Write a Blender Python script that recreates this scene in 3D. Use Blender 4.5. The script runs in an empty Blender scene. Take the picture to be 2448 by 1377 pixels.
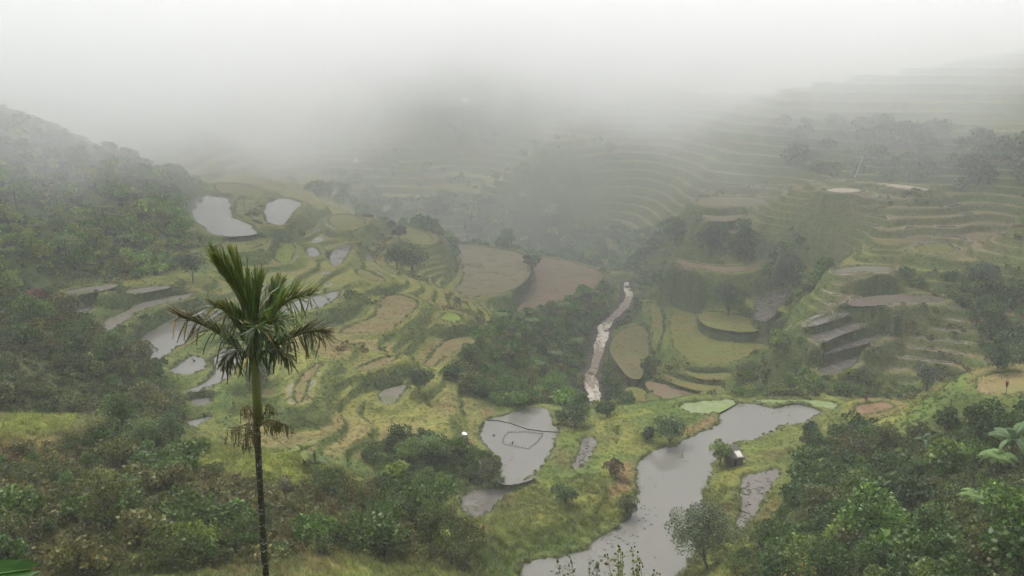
import bpy, math, random
import numpy as np
from mathutils import Vector, Matrix, Euler

# ------------------------------------------------------------------ camera, sky, sun, exposure
scene = bpy.context.scene
COL = scene.collection
PITCH = math.radians(14.0)
FPX, CU, CV = 2037.0, 1224.0, 688.5          # focal length and centre, in pixels of the 2448 wide picture

cam_data = bpy.data.cameras.new('camera')
cam = bpy.data.objects.new('camera', cam_data)
COL.objects.link(cam)
cam.rotation_euler = (math.pi / 2 - PITCH, 0, 0)
cam_data.sensor_width = 36.0
cam_data.lens = FPX / 2448.0 * 36.0
cam_data.clip_start = 0.1
cam_data.clip_end = 6000
scene.camera = cam

SUN_EL, SUN_AZ = math.radians(58), math.radians(-35)
world = bpy.data.worlds.new('World')
scene.world = world
world.use_nodes = True
wn, wl = world.node_tree.nodes, world.node_tree.links
wn.clear()
w_out = wn.new('ShaderNodeOutputWorld')
w_bg = wn.new('ShaderNodeBackground')
w_sky = wn.new('ShaderNodeTexSky')
w_sky.sky_type = 'NISHITA'
w_sky.sun_disc = False
w_sky.sun_elevation = SUN_EL
w_sky.sun_rotation = SUN_AZ
w_sky.altitude = 1200
w_sky.air_density = 1.0
w_sky.dust_density = 6.0
w_hs = wn.new('ShaderNodeHueSaturation')      # overcast: the blue is washed out evenly over the whole dome
w_hs.inputs['Saturation'].default_value = 0.22
wl.new(w_sky.outputs[0], w_hs.inputs['Color'])
wl.new(w_hs.outputs[0], w_bg.inputs['Color'])
w_bg.inputs['Strength'].default_value = 0.15
wl.new(w_bg.outputs[0], w_out.inputs['Surface'])

sun_data = bpy.data.lights.new('sun', 'SUN')
sun_data.energy = 1.5
sun_data.angle = math.radians(40)
sun_data.color = (1.0, 0.965, 0.91)
sun = bpy.data.objects.new('sun', sun_data)
COL.objects.link(sun)
sd = Vector((math.sin(SUN_AZ) * math.cos(SUN_EL), math.cos(SUN_AZ) * math.cos(SUN_EL), math.sin(SUN_EL)))
sun.rotation_euler = sd.to_track_quat('Z', 'Y').to_euler()
sun.location = sd * 300

vs = scene.view_settings
vs.view_transform = 'Standard'
vs.look = 'None'
vs.exposure = 1.24
vs.gamma = 1.0
vs.use_curve_mapping = False
cy = scene.cycles
cy.use_denoising = True
try:
    cy.denoiser = 'OPENIMAGEDENOISE'
except Exception:
    pass
cy.max_bounces = 12
cy.diffuse_bounces = 2
cy.glossy_bounces = 2
cy.transmission_bounces = 2
cy.volume_bounces = 8
cy.transparent_max_bounces = 8
cy.caustics_reflective = False
cy.caustics_refractive = False
cy.sample_clamp_indirect = 6.0
cy.use_adaptive_sampling = True
cy.adaptive_threshold = 0.06

# ------------------------------------------------------------------ small helpers
SP, CP = math.sin(PITCH), math.cos(PITCH)


def ray(u, v):
    x, y = (u - CU) / FPX, (CV - v) / FPX
    return np.array((x, CP + y * SP, -SP + y * CP))


def at_y(u, v, Y):                            # point of a sight line at distance Y ahead
    d = ray(u, v)
    return d * (Y / d[1])


def at_z(u, v, z):                            # point of a sight line at height z
    d = ray(u, v)
    return d * (z / d[2])


def tag(o, label=None, cat=None, group=None, kind=None):
    if label:
        o['label'] = label
    if cat:
        o['category'] = cat
    if group:
        o['group'] = group
    if kind:
        o['kind'] = kind
    return o


def mesh_np(name, verts, faces, mat=None, attrs=None, smooth=False, facemats=None, mats=None):
    """verts (n,3), faces (m,3|4) arrays -> mesh datablock; attrs {name: (n,3)} become point colours"""
    me = bpy.data.meshes.new(name)
    verts = np.asarray(verts, np.float32)
    faces = np.asarray(faces, np.int32)
    m, k = faces.shape
    me.vertices.add(len(verts))
    me.vertices.foreach_set('co', verts.ravel())
    me.loops.add(m * k)
    me.loops.foreach_set('vertex_index', faces.ravel())
    me.polygons.add(m)
    me.polygons.foreach_set('loop_start', np.arange(0, m * k, k, dtype=np.int32))
    if smooth:
        me.polygons.foreach_set('use_smooth', np.ones(m, bool))
    if mat:
        me.materials.append(mat)
    for mm in mats or ():
        me.materials.append(mm)
    if facemats is not None:
        me.polygons.foreach_set('material_index', np.asarray(facemats, np.int32))
    for an, av in (attrs or {}).items():
        a = me.attributes.new(an, 'FLOAT_COLOR', 'POINT')
        c4 = np.ones((len(verts), 4), np.float32)
        c4[:, :3] = av
        a.data.foreach_set('color', c4.ravel())
    me.update(calc_edges=True)
    me.validate()
    return me


def link(name, data, parent=None, loc=None, rot=None, scl=None):
    o = bpy.data.objects.new(name, data)
    COL.objects.link(o)
    if parent is not None:
        o.parent = parent
    if loc is not None:
        o.location = loc
    if rot is not None:
        o.rotation_euler = rot
    if scl is not None:
        o.scale = (scl, scl, scl) if isinstance(scl, (int, float)) else scl
    return o


class MB:
    """collects vertices and quads/tris of one mesh"""
    def __init__(self):
        self.v, self.f, self.t = [], [], []

    def add(self, vs_, fs_, tint=(1, 1, 1)):
        b = len(self.v)
        self.v += [tuple(p) for p in vs_]
        self.f += [tuple(i + b for i in f) for f in fs_]
        self.t += [tint] * len(vs_)

    def tube(self, pts, radii, n=6, tint=(1, 1, 1), cap=True):
        pts = [Vector(p) for p in pts]
        rings = []
        ref = Vector((0.3, 1, 0.2)).normalized()
        for i, p in enumerate(pts):
            d = (pts[min(i + 1, len(pts) - 1)] - pts[max(i - 1, 0)]).normalized()
            a = d.cross(ref)
            if a.length < 1e-3:
                a = d.cross(Vector((1, 0, 0)))
            a.normalize()
            b = d.cross(a)
            r = radii[i] if hasattr(radii, '__len__') else radii
            rings.append([p + (a * math.cos(2 * math.pi * k / n) + b * math.sin(2 * math.pi * k / n)) * r for k in range(n)])
        vs_ = [q for r in rings for q in r]
        fs_ = []
        for i in range(len(pts) - 1):
            for k in range(n):
                k2 = (k + 1) % n
                fs_.append((i * n + k, i * n + k2, (i + 1) * n + k2, (i + 1) * n + k))
        if cap:
            fs_.append(tuple(range(n - 1, -1, -1)))
            fs_.append(tuple((len(pts) - 1) * n + k for k in range(n)))
        self.add(vs_, fs_, tint)

    def box(self, c, s, rz=0.0, tint=(1, 1, 1)):
        ca, sa = math.cos(rz), math.sin(rz)
        vs_ = []
        for dz in (-.5, .5):
            for dx, dy in ((-.5, -.5), (.5, -.5), (.5, .5), (-.5, .5)):
                x, y = dx * s[0], dy * s[1]
                vs_.append((c[0] + x * ca - y * sa, c[1] + x * sa + y * ca, c[2] + dz * s[2]))
        self.add(vs_, [(3, 2, 1, 0), (4, 5, 6, 7), (0, 1, 5, 4), (1, 2, 6, 5), (2, 3, 7, 6), (3, 0, 4, 7)], tint)

    def mesh(self, name, mat=None, smooth=False):
        me = bpy.data.meshes.new(name)
        me.from_pydata(self.v, [], self.f)
        if mat:
            me.materials.append(mat)
        a = me.attributes.new('tint', 'FLOAT_COLOR', 'POINT')
        c4 = np.ones((len(self.v), 4), np.float32)
        if self.v:
            c4[:, :3] = np.array(self.t)
        a.data.foreach_set('color', c4.ravel())
        if smooth:
            me.polygons.foreach_set('use_smooth', np.ones(len(me.polygons), bool))
        me.update()
        return me


# value noise -----------------------------------------------------------------
_nr = np.random.default_rng(11)
_LAT = _nr.random((256, 256)).astype(np.float32)


def vnoise(x, y):
    xi, yi = np.floor(x).astype(int), np.floor(y).astype(int)
    fx, fy = x - xi, y - yi
    fx, fy = fx * fx * (3 - 2 * fx), fy * fy * (3 - 2 * fy)
    a, b = _LAT[xi & 255, yi & 255], _LAT[(xi + 1) & 255, yi & 255]
    c, d = _LAT[xi & 255, (yi + 1) & 255], _LAT[(xi + 1) & 255, (yi + 1) & 255]
    return (a * (1 - fx) + b * fx) * (1 - fy) + (c * (1 - fx) + d * fx) * fy


def fbm(x, y, o=4):
    s, a, t = 0, 1.0, 0
    for i in range(o):
        s = s + a * vnoise(x * 2 ** i + 17.3 * i, y * 2 ** i - 9.1 * i)
        t += a
        a *= .5
    return s / t


def sstep(a, b, x):
    t = np.clip((x - a) / (b - a), 0, 1)
    return t * t * (3 - 2 * t)


def chaikin(P, n=2):
    P = np.asarray(P, float)
    for _ in range(n):
        Q = np.roll(P, -1, 0)
        P = np.stack((P * .75 + Q * .25, P * .25 + Q * .75), 1).reshape(-1, P.shape[1])
    return P


def sdist(px, py, poly):
    """signed distance (negative inside) of points to a closed polygon"""
    d2 = np.full(px.shape, 1e18)
    ins = np.zeros(px.shape, bool)
    n = len(poly)
    for i in range(n):
        ax, ay = poly[i][:2]
        bx, by = poly[(i + 1) % n][:2]
        ex, ey = bx - ax, by - ay
        t = np.clip(((px - ax) * ex + (py - ay) * ey) / (ex * ex + ey * ey + 1e-12), 0, 1)
        d2 = np.minimum(d2, (px - ax - t * ex) ** 2 + (py - ay - t * ey) ** 2)
        c = (ay > py) != (by > py)
        with np.errstate(divide='ignore', invalid='ignore'):
            xi = ax + (py - ay) / (by - ay + 1e-18) * ex
        ins ^= c & (px < xi)
    d = np.sqrt(d2)
    return np.where(ins, -d, d)


# ------------------------------------------------------------------ node material helpers
def new_mat(name):
    m = bpy.data.materials.new(name)
    m.use_nodes = True
    nt = m.node_tree
    nt.nodes.clear()
    return m, nt.nodes, nt.links


def node(ns, t, **kw):
    n = ns.new(t)
    for k, v in kw.items():
        setattr(n, k, v)
    return n


def mixc(ns, ls, a, b, fac, mode='MIX'):
    m = ns.new('ShaderNodeMix')
    m.data_type = 'RGBA'
    m.blend_type = mode
    for sock, val in ((m.inputs[0], fac), (m.inputs[6], a), (m.inputs[7], b)):
        if hasattr(val, 'type') and hasattr(val, 'links'):
            ls.new(val, sock)
        elif isinstance(val, (int, float)):
            sock.default_value = val
        else:
            sock.default_value = (*val, 1)
    return m.outputs[2]


def noise_tex(ns, ls, scale, detail=4, rough=.6, coord='Object', vec=None):
    t = ns.new('ShaderNodeTexNoise')
    t.inputs['Scale'].default_value = scale
    t.inputs['Detail'].default_value = detail
    t.inputs['Roughness'].default_value = rough
    if vec is None:
        c = ns.new('ShaderNodeTexCoord')
        vec = c.outputs[coord]
    ls.new(vec, t.inputs['Vector'])
    return t.outputs[0]


def ramp(ns, ls, fac, stops):
    r = ns.new('ShaderNodeValToRGB')
    e = r.color_ramp.elements
    while len(e) < len(stops):
        e.new(.5)
    for i, (p, c) in enumerate(stops):
        e[i].position = p
        e[i].color = (*c, 1) if not isinstance(c, (int, float)) else (c, c, c, 1)
    ls.new(fac, r.inputs[0])
    return r.outputs[0]


def principled(ns, ls, color, rough=.8, spec=.3, bump=None, bump_s=.3, bump_d=.1):
    out = ns.new('ShaderNodeOutputMaterial')
    p = ns.new('ShaderNodeBsdfPrincipled')
    if hasattr(color, 'links'):
        ls.new(color, p.inputs['Base Color'])
    else:
        p.inputs['Base Color'].default_value = (*color, 1)
    p.inputs['Roughness'].default_value = rough
    p.inputs['Specular IOR Level'].default_value = spec
    if bump is not None:
        b = ns.new('ShaderNodeBump')
        b.inputs['Strength'].default_value = bump_s
        b.inputs['Distance'].default_value = bump_d
        ls.new(bump, b.inputs['Height'])
        ls.new(b.outputs[0], p.inputs['Normal'])
    ls.new(p.outputs[0], out.inputs[0])
    return p, out


def simple_mat(name, c1, c2, scale=5, rough=.8, spec=.3, bump_s=.3, bump_d=.05):
    m, ns, ls = new_mat(name)
    n = noise_tex(ns, ls, scale)
    col = mixc(ns, ls, c1, c2, ramp(ns, ls, n, [(.35, 0.0), (.65, 1.0)]))
    principled(ns, ls, col, rough, spec, n, bump_s, bump_d)
    return m


def tint_mat(name, rough=.75, spec=.25):
    """colour = the mesh's own colour attribute with a little grain"""
    m, ns, ls = new_mat(name)
    a = node(ns, 'ShaderNodeAttribute', attribute_name='tint')
    n = noise_tex(ns, ls, 14)
    col = mixc(ns, ls, a.outputs[0], ramp(ns, ls, n, [(.3, .55), (.7, 1.25)]), 1.0, 'MULTIPLY')
    principled(ns, ls, col, rough, spec, n, .25, .03)
    return m

# ------------------------------------------------------------------ paddies: outlines on the ground
# kind, height, name of the surface, label, outline as sight lines that are dropped onto the level of the field
FIELDS = []


def F(kind, z, label, *uv):
    P = np.array([at_z(uv[i], uv[i + 1], z) for i in range(0, len(uv), 2)])
    FIELDS.append(dict(kind=kind, z=z, label=label, raw=P[:, :2].copy(), poly=chaikin(P[:, :2], 2)))


F('water', -60, 'large grey flooded paddy winding between the hut and the grassy bank',
  1750,966, 1816,966, 1840,976, 1871,974, 1895,967, 1923,967, 1968,988, 1940,997, 1913,1014, 1868,1018, 1833,1038, 1791,1052, 1753,1061, 1725,1085, 1705,1104, 1694,1135, 1682,1177, 1680,1187, 1668,1240, 1660,1290, 1650,1340, 1600,1410, 1450,1440, 1260,1420, 1245,1360, 1262,1345, 1350,1330, 1420,1310, 1435,1284, 1480,1264, 1507,1232, 1514,1201, 1525,1177, 1525,1135, 1532,1097, 1566,1077, 1622,1066, 1656,1045, 1701,1028, 1726,1000, 1726,980)
F('algae', -59.7, 'pale green weed covered strip of paddy above the large pond', 1616,964, 1700,957, 1762,955, 1748,964, 1722,980, 1690,991, 1640,989)
F('algae', -59.7, 'narrow weedy paddy strip along the far bank of the large pond', 1790,957, 1870,955, 1960,957, 2010,966, 1995,976, 1960,973, 1915,959, 1880,961, 1850,966)
F('mudwater', -59.3, 'narrow muddy paddy with rows of clods beside the hut bank', 1786,1135, 1816,1135, 1866,1116, 1860,1139, 1822,1187, 1801,1232, 1786,1262, 1762,1276, 1757,1253, 1769,1225, 1767,1191, 1772,1163)
F('water', -61, 'fan shaped grey pond crossed by a thin dyke and a stick enclosure', 1160,1003, 1215,993, 1240,983, 1290,977, 1306,980, 1313,1000, 1326,1020, 1332,1035, 1326,1060, 1322,1077, 1302,1102, 1282,1127, 1266,1143, 1240,1151, 1200,1156, 1199,1135, 1203,1110, 1192,1087, 1172,1070, 1150,1057, 1147,1035, 1153,1015)
F('mudwater', -62, 'dull shallow paddy below the fan shaped pond', 1098,1202, 1113,1174, 1171,1170, 1243,1165, 1284,1161, 1260,1171, 1214,1180, 1198,1191, 1176,1213, 1156,1234, 1113,1234)
F('mudwater', -60.6, 'small slender muddy paddy between the two large ponds', 1416,1046, 1422,1060, 1410,1090, 1396,1110, 1376,1124, 1366,1117, 1384,1090, 1391,1060, 1400,1044)
# left terraces
F('water', -50, 'grey pond left of the palm crown', 327,817, 370,785, 420,758, 480,745, 530,745, 522,768, 474,796, 454,814, 399,847, 385,863, 367,862, 350,838)
F('water', -50.7, 'small oval pond with a dark twig clump', 402,888, 428,869, 468,847, 494,868, 490,882, 450,898, 418,895)
F('water', -51.3, 'curved pond running behind the palm trunk', 453,935, 472,923, 505,905, 514,887, 512,855, 530,836, 575,826, 580,850, 560,884, 538,912, 505,924, 476,933)
F('water', -52.5, 'thin bright pond at the foot of the curved pond', 449,960, 475,953, 508,949, 508,960, 483,968, 462,966)
F('water', -53.5, 'lowest little pond on the left terraces', 442,1008, 472,1003, 510,996, 484,1011, 454,1022)
F('mud', -47, 'long curving muddy strip on the left terraces', 236,776, 300,742, 363,713, 436,703, 480,700, 440,713, 363,733, 309,757, 269,794, 250,794)
F('mud', -45, 'narrow pale strip above the long muddy strip', 252,706, 300,695, 345,688, 410,681, 400,688, 340,698, 270,715)
F('mudwater', -45.5, 'small shiny puddle field at the thicket edge', 187,733, 234,722, 222,738, 196,753, 186,750)
F('mud', -43, 'pale grassy strip under the left hill', 152,700, 200,688, 278,678, 262,690, 200,701, 165,708)
F('water', -44, 'bright grey pond below the left hill', 435,498, 457,475, 480,466, 549,466, 553,488, 549,511, 562,525, 601,535, 615,554, 605,561, 555,565, 497,560, 490,537, 451,528)
F('water', -44.3, 'second grey pond beside the bright pond below the left hill', 634,488, 653,475, 690,473, 728,487, 702,505, 692,525, 676,541, 655,536, 631,529)
F('lime', -43, 'pale green field beyond the two upper ponds', 514,437, 575,440, 642,463, 626,471, 552,462, 514,458)
F('lime', -44.2, 'curved pale field strip between the two upper ponds', 566,478, 586,474, 578,492, 584,510, 604,524, 590,529, 568,515, 562,498)
F('water', -50, 'tiny square pond above the palm', 731,595, 755,589, 767,608, 740,619)
F('water', -51, 'bright pond right of the palm crown', 640,752, 680,733, 720,715, 770,704, 814,695, 802,716, 786,729, 740,741, 700,750)
F('limebright', -49, 'bright lime green rice field above the palm', 652,612, 668,588, 692,579, 703,592, 697,625, 672,634)
F('lime', -45.6, 'yellowish field behind the palm top', 520,585, 560,572, 640,566, 632,582, 600,600, 540,600)
F('mudwater', -51.2, 'winding muddy strip on the upper spur', 782,612, 806,592, 852,578, 834,598, 818,625, 802,642)
# middle spur
F('brownpale', -63, 'wide pale brown field at the edge of the wooded gorge', 1072,583, 1145,588, 1254,603, 1262,640, 1262,664, 1217,697, 1160,712, 1108,711, 1090,690, 1120,650)
F('brown', -68, 'reddish brown field ending at the gorge', 1280,610, 1380,630, 1451,655, 1425,688, 1382,712, 1330,716, 1272,740, 1226,745, 1236,717, 1274,684, 1270,645)
F('tan', -55, 'orange brown dry field on the middle spur', 916,708, 952,703, 1003,722, 985,748, 941,784, 890,796, 818,800, 812,790, 850,775, 901,759)
F('tan', -60, 'dry ochre field at the tip of the middle spur', 1176,797, 1123,828, 1065,850, 1034,879, 1008,879, 1036,842, 1068,812, 1120,803)
F('limebright', -57, 'small lime green field on the middle spur', 1046,765, 1072,744, 1110,760, 1087,774)
F('tan', -55, 'thin bare strip on the lower middle spur', 962,852, 898,880, 861,890, 852,884, 909,857)
F('mud', -58, 'pale grey dry paddy beside a dark tree', 907,936, 941,926, 981,918, 953,949, 945,968, 907,964)
F('tan', -53, 'faint brown strip beside the palm trunk', 700,960, 720,900, 762,865, 770,872, 738,905, 722,965)
F('lime', -52.5, 'light green strip above the orange brown field', 850,640, 900,655, 925,680, 895,672, 855,660)
F('lime', -48, 'yellow green terrace on the upper spur', 780,520, 830,510, 880,530, 850,545, 800,550)
F('lime', -53, 'yellowish field at the gorge edge', 940,540, 1000,545, 1040,575, 1010,585, 960,570)
# terraces right of the stream
F('lime', -68, 'large yellow green field curving below the lone tree', 1609,829, 1603,783, 1606,750, 1619,718, 1642,718, 1662,750, 1671,783, 1698,800, 1773,813, 1832,804, 1862,790, 1855,808, 1806,842, 1760,865, 1691,875, 1642,861)
F('lime', -65, 'upper yellow green field with the lone dark tree', 1671,757, 1685,744, 1724,744, 1805,763, 1829,779, 1799,793, 1740,789, 1691,780)
F('olive', -71, 'oval olive field next to the stream', 1475,799, 1531,773, 1551,796, 1551,825, 1554,842, 1531,878, 1528,907, 1505,900, 1475,861, 1462,835)
F('lime', -69.5, 'upright green strip between oval and curved fields', 1544,718, 1577,731, 1584,763, 1584,809, 1566,829, 1560,796, 1558,757)
F('lime', -69.3, 'upper thin crescent field', 1626,881, 1675,896, 1750,890, 1754,904, 1691,907, 1642,896)
F('lime', -70.5, 'lower thin crescent field', 1564,883, 1609,901, 1675,922, 1732,922, 1726,935, 1672,934, 1592,908)
F('brown', -71.6, 'brown crescent field above the pond bund', 1544,912, 1577,914, 1640,934, 1678,945, 1658,956, 1583,956, 1564,940)
F('lime', -72, 'small tapering field by the stream mouth', 1498,926, 1534,930, 1546,956, 1531,964, 1505,953)
F('mudwater', -62.5, 'dull brown pond behind the lone tree', 1802,712, 1871,698, 1900,688, 1858,737, 1838,763, 1812,768, 1808,737)
# ploughed terraces on the right
F('mudwater', -62, 'pointed grey pond at the foot of the ploughed terraces', 1951,895, 1970,863, 1990,855, 2037,845, 2114,824, 2084,834, 2060,851, 2036,877, 1996,896)
F('mudwater', -59.5, 'thin wet strip above the pointed pond', 1964,848, 1981,830, 2045,814, 2116,794, 2122,804, 2061,821, 1990,838)
F('mudwater', -57, 'long wet ploughed strip on the right slope', 1938,806, 1942,800, 2003,781, 2035,768, 2094,729, 2153,738, 2127,761, 2078,775, 1996,801, 1957,820)
F('mudwater', -55, 'narrow shiny strip above the long wet strip', 1921,781, 1963,758, 2042,738, 2031,749, 1963,772)
F('mudwater', -60, 'stepped puddle strip left of the ploughed terraces', 1869,818, 1888,791, 1908,777, 1913,788, 1897,803, 1889,818)
F('plough', -53, 'dark ploughed strip across the right slope', 2029,722, 2088,708, 2180,705, 2258,709, 2252,725, 2127,725, 2042,733)
F('mud', -48.9, 'grey strip high on the right slope', 1996,642, 2060,636, 2140,637, 2116,650, 2060,652, 1996,655)
F('lime', -45.4, 'pale yellow field on the right slope', 2190,588, 2250,580, 2290,596, 2250,610, 2200,604)
F('brownpale', -43, 'arched pale field on the far right slope', 1658,478, 1720,470, 1790,472, 1848,480, 1800,492, 1730,496, 1680,492)
F('brownpale', -45.5, 'second arched pale field below it', 1672,512, 1730,518, 1790,510, 1772,524, 1720,529, 1685,524)
F('tan', -48.5, 'third arched field above the wood', 1690,545, 1735,550, 1784,543, 1765,556, 1720,560)
F('brown', -56, 'long brown arc below the dark wood', 1610,618, 1680,634, 1760,640, 1820,628, 1838,622, 1826,636, 1770,655, 1690,650, 1625,634)
F('pale', -34.7, 'bright sandy lens shaped field high on the right', 1958,456, 2010,448, 2076,457, 2030,463)
F('pale', -33.7, 'bright sandy strip high on the right', 2088,437, 2150,440, 2242,455, 2190,456, 2130,448)
F('tan', -42, 'yellow grass field on the right crest', 2335,905, 2390,893, 2470,885, 2500,930, 2400,945, 2340,940)
F('mudwater', -43.5, 'puddle at the right edge of the picture', 2432,945, 2460,930, 2520,940, 2500,985, 2450,975)
F('soil', -55.5, 'bare reddish soil patch near the right crest', 2038,978, 2060,966, 2110,962, 2140,970, 2110,985, 2060,992)

# ------------------------------------------------------------------ stream course: left and right edge, height of the water
STREAM = [(1493,674,1503,674,-71.3), (1490,684,1506,684,-71.7), (1491,708,1519,708,-72.6), (1478,734,1503,737,-73.2), (1446,763,1473,763,-74.1), (1426,786,1460,790,-75.0), (1422,812,1454,816,-76.0), (1415,842,1441,842,-76.6), (1411,868,1437,868,-77.1), (1393,907,1431,901,-77.8), (1396,940,1444,946,-78.9), (1404,972,1444,971,-79.8), (1400,1000,1450,1000,-81)]
SL = np.array([at_z(a, b, z) for a, b, c, d, z in STREAM])
SR = np.array([at_z(c, d, z) for a, b, c, d, z in STREAM])

# ------------------------------------------------------------------ lie of the land: spot heights
SPOT = [  # (u, v, z) along sight lines
    # left hill
    (0,700,-42), (0,600,-37), (0,500,-30.6), (0,400,-23.5), (0,320,-16.2), (0,288,-12.7), (-200,300,-9), (-200,600,-33), (-300,800,-36), (120,325,-18), (250,358,-24), (200,450,-31.5), (200,550,-38.8), (200,640,-43.7), (350,470,-38), (400,560,-44), (420,415,-35), (500,435,-40.7), (440,640,-46.6), (330,660,-45.6), (100,680,-43.5), (470,440,-39.7), (430,472,-41.5),
    # left middle thicket
    (-100,770,-38), (0,768,-38.5), (0,722,-40.5), (0,900,-40), (0,985,-43), (200,830,-43), (200,960,-46), (330,900,-47), (420,980,-50), (330,1010,-48), (430,1055,-51), (250,1000,-47), (560,1030,-53), (600,960,-54), (700,1000,-55.5), (800,980,-56), (650,1060,-54.5),
    # near left bench and slope
    (-100,1020,-34), (0,1012,-36), (80,1006,-36.2), (190,1012,-36.8), (60,1040,-36.3), (420,1094,-40), (560,1090,-40.2), (700,1096,-40.5), (740,1112,-41), (640,1145,-40.3), (520,1125,-40), (0,1120,-36), (0,1250,-34), (0,1377,-31.5), (250,1060,-38.5), (250,1200,-37), (250,1377,-33), (500,1200,-38), (600,1290,-37), (600,1377,-35), (800,1140,-43), (800,1250,-41.5), (850,1377,-38), (950,1190,-47), (1000,1290,-46), (1050,1220,-52), (1080,1377,-45), (1120,1290,-54), (1160,1310,-57), (1250,1300,-58.5), (1180,1260,-59), (1250,1220,-59.5), (1350,1270,-58.5), (1330,1180,-59.5), (1400,1200,-58.7), (1480,1180,-58.6), (1480,1100,-58.8), (1350,1130,-60), (1560,1050,-59), (1450,1020,-59), (1500,1000,-59.2), (1600,1000,-58.8), (1380,1010,-61.5),
    # centre banks
    (1110,1010,-58.5), (1100,1060,-59), (1040,1100,-60), (960,1100,-59), (880,1085,-58), (1010,1150,-60.5), (1130,1120,-61), (1100,960,-60), (1180,960,-62), (1260,950,-66), (1000,1000,-57.8), (860,1000,-57), (840,930,-56), (1090,900,-61), (1180,880,-66), (1300,880,-72), (1370,900,-76), (1200,820,-64), (1300,790,-71), (1380,800,-73), (1180,760,-62.5), (1330,742,-69.5), (1420,722,-71.5), (1300,960,-68), (1360,950,-76),
    (780,800,-54), (740,850,-53), (700,680,-50.5), (620,690,-49.5), (600,630,-48), (900,620,-54), (880,560,-52), (780,560,-49.5), (700,540,-46), (820,690,-52.5), (1000,660,-57), (960,600,-55), (1060,690,-58.5), (1130,740,-60), (1010,780,-57), (880,830,-55),
    # gorge and far slope
    (900,495,-62), (1050,545,-69), (1200,575,-75), (1380,600,-74), (1500,640,-72), (1560,680,-70), (1450,560,-68), (1300,540,-67), (1150,500,-62), (1000,480,-60), (850,440,-55), (700,420,-50), (600,410,-48),
    (600,340,-42), (800,360,-42), (1000,400,-48), (1200,420,-50), (1300,450,-50), (1300,350,-36), (1500,450,-50), (1500,350,-34), (1100,300,-28), (1100,200,-5.5), (1100,100,19), (1100,0,46), (1250,20,45), (950,60,32), (700,300,-31), (700,200,-6.5), (700,100,25), (700,0,62), (300,250,-18), (300,100,27), (300,0,63), (0,180,0), (0,60,32), (1400,250,-15), (1400,100,24), (1400,0,55), (1700,400,-35), (1700,300,-22), (1700,210,-8), (1700,80,29), (1700,0,60), (500,300,-30),
    # right slope
    (1560,590,-62), (1600,540,-56), (1600,480,-50), (1900,560,-46), (1900,650,-53), (1850,480,-39.5), (1950,700,-55.5), (1750,690,-61.5), (1650,680,-65), (1700,600,-54), (2100,600,-45.9), (2100,540,-41.5), (2100,500,-38.4), (2100,400,-29.3), (2100,330,-21.5), (2100,250,-10.6), (2100,80,27), (2100,0,56), (2300,560,-43), (2300,480,-37), (2448,560,-42), (2448,470,-35), (2448,400,-28), (2448,300,-17), (2448,80,26), (2448,0,54), (2300,660,-49), (2300,720,-53), (2380,800,-57.5), (2448,700,-51), (2448,820,-58), (2360,860,-61), (2200,880,-64), (2100,900,-65), (1900,850,-65), (1850,890,-69), (1800,930,-71), (1930,920,-67), (2030,930,-66), (1880,720,-59), (1760,950,-73), (2600,600,-38), (2600,300,-12),
    # right foreground spur
    (2330,895,-43), (2448,878,-41), (2250,940,-47), (2150,980,-53), (2000,1000,-58), (1930,1060,-58.5), (1880,1100,-58.5), (2200,1080,-48.5), (2100,1050,-52.5), (2448,1040,-40), (2350,1000,-44), (2000,1150,-55.5), (1880,1200,-57.5), (1830,1280,-57), (1780,1330,-56), (2000,1280,-52), (2000,1377,-48), (1800,1377,-53), (1740,1377,-55), (2200,1200,-45), (2200,1377,-40), (2448,1200,-37), (2448,1377,-32), (2600,1100,-36), (2600,1377,-28), (1820,1060,-59), (1780,1110,-58.8), (1730,1200,-58.9), (1700,1290,-58.6), (1690,1350,-58),
]
WORLD_SPOT = [  # (x, y, z)
    (0,0,-1.7), (-8,4,-3), (8,4,-3), (0,6,-7), (0,10,-9.5), (-6,16.5,-13), (6,16.5,-13.5), (-20,18,-13), (20,18,-13.5), (0,30,-23), (-25,32,-23), (25,32,-23.5), (0,45,-33), (-12,50,-34), (15,48,-36), (20,62,-46), (8,62,-46), (4,75,-53), (14,80,-57.5), (-60,20,-8), (60,20,-8), (-80,60,-20), (80,60,-22), (-130,120,-20), (140,120,-28), (-170,200,5), (-260,260,35), (230,200,-25), (260,260,-5), (320,320,30),
    (0,-30,18), (-60,-25,18), (60,-25,18),
    (-135,345,-44), (-185,330,-38), (-90,390,-50), (-200,380,-20), (-330,420,20),
    (-900,900,112), (-500,900,110), (0,900,114), (500,900,112), (900,900,112), (-700,600,90), (700,600,90), (0,720,84), (-250,760,84), (250,680,76), (450,560,66), (-400,640,62), (-900,300,90), (900,300,90),
    (88,160,-60), (70,150,-62), (105,165,-58),
]
pts = [tuple(at_z(u, v, z)) if abs(z) > .5 and ray(u, v)[2] * z > 0 else tuple(at_y(u, v, 400)) for u, v, z in SPOT]
pts = [p for p in pts if p[1] < 1000]
pts += WORLD_SPOT
for f in FIELDS:
    r = f['raw']
    keep = r if len(r) < 14 else r[::2]
    pts += [(x, y, f['z']) for x, y in keep]
pts += [((a[0] + b[0]) / 2, (a[1] + b[1]) / 2, a[2] + .3) for a, b in zip(SL, SR)]
CPT = np.array(pts)
# thin-plate spline through the spot heights
S = 100.0
A = CPT[:, :2] / S
K = len(A)


def tps_phi(d2):
    return .5 * d2 * np.log(d2 + 1e-9)


d2 = ((A[:, None] - A[None]) ** 2).sum(-1)
M_ = np.zeros((K + 3, K + 3))
M_[:K, :K] = tps_phi(d2) + np.eye(K) * 2e-4
M_[:K, K:] = np.c_[np.ones(K), A]
M_[K:, :K] = M_[:K, K:].T
W_ = np.linalg.solve(M_, np.r_[CPT[:, 2], 0, 0, 0])


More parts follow.
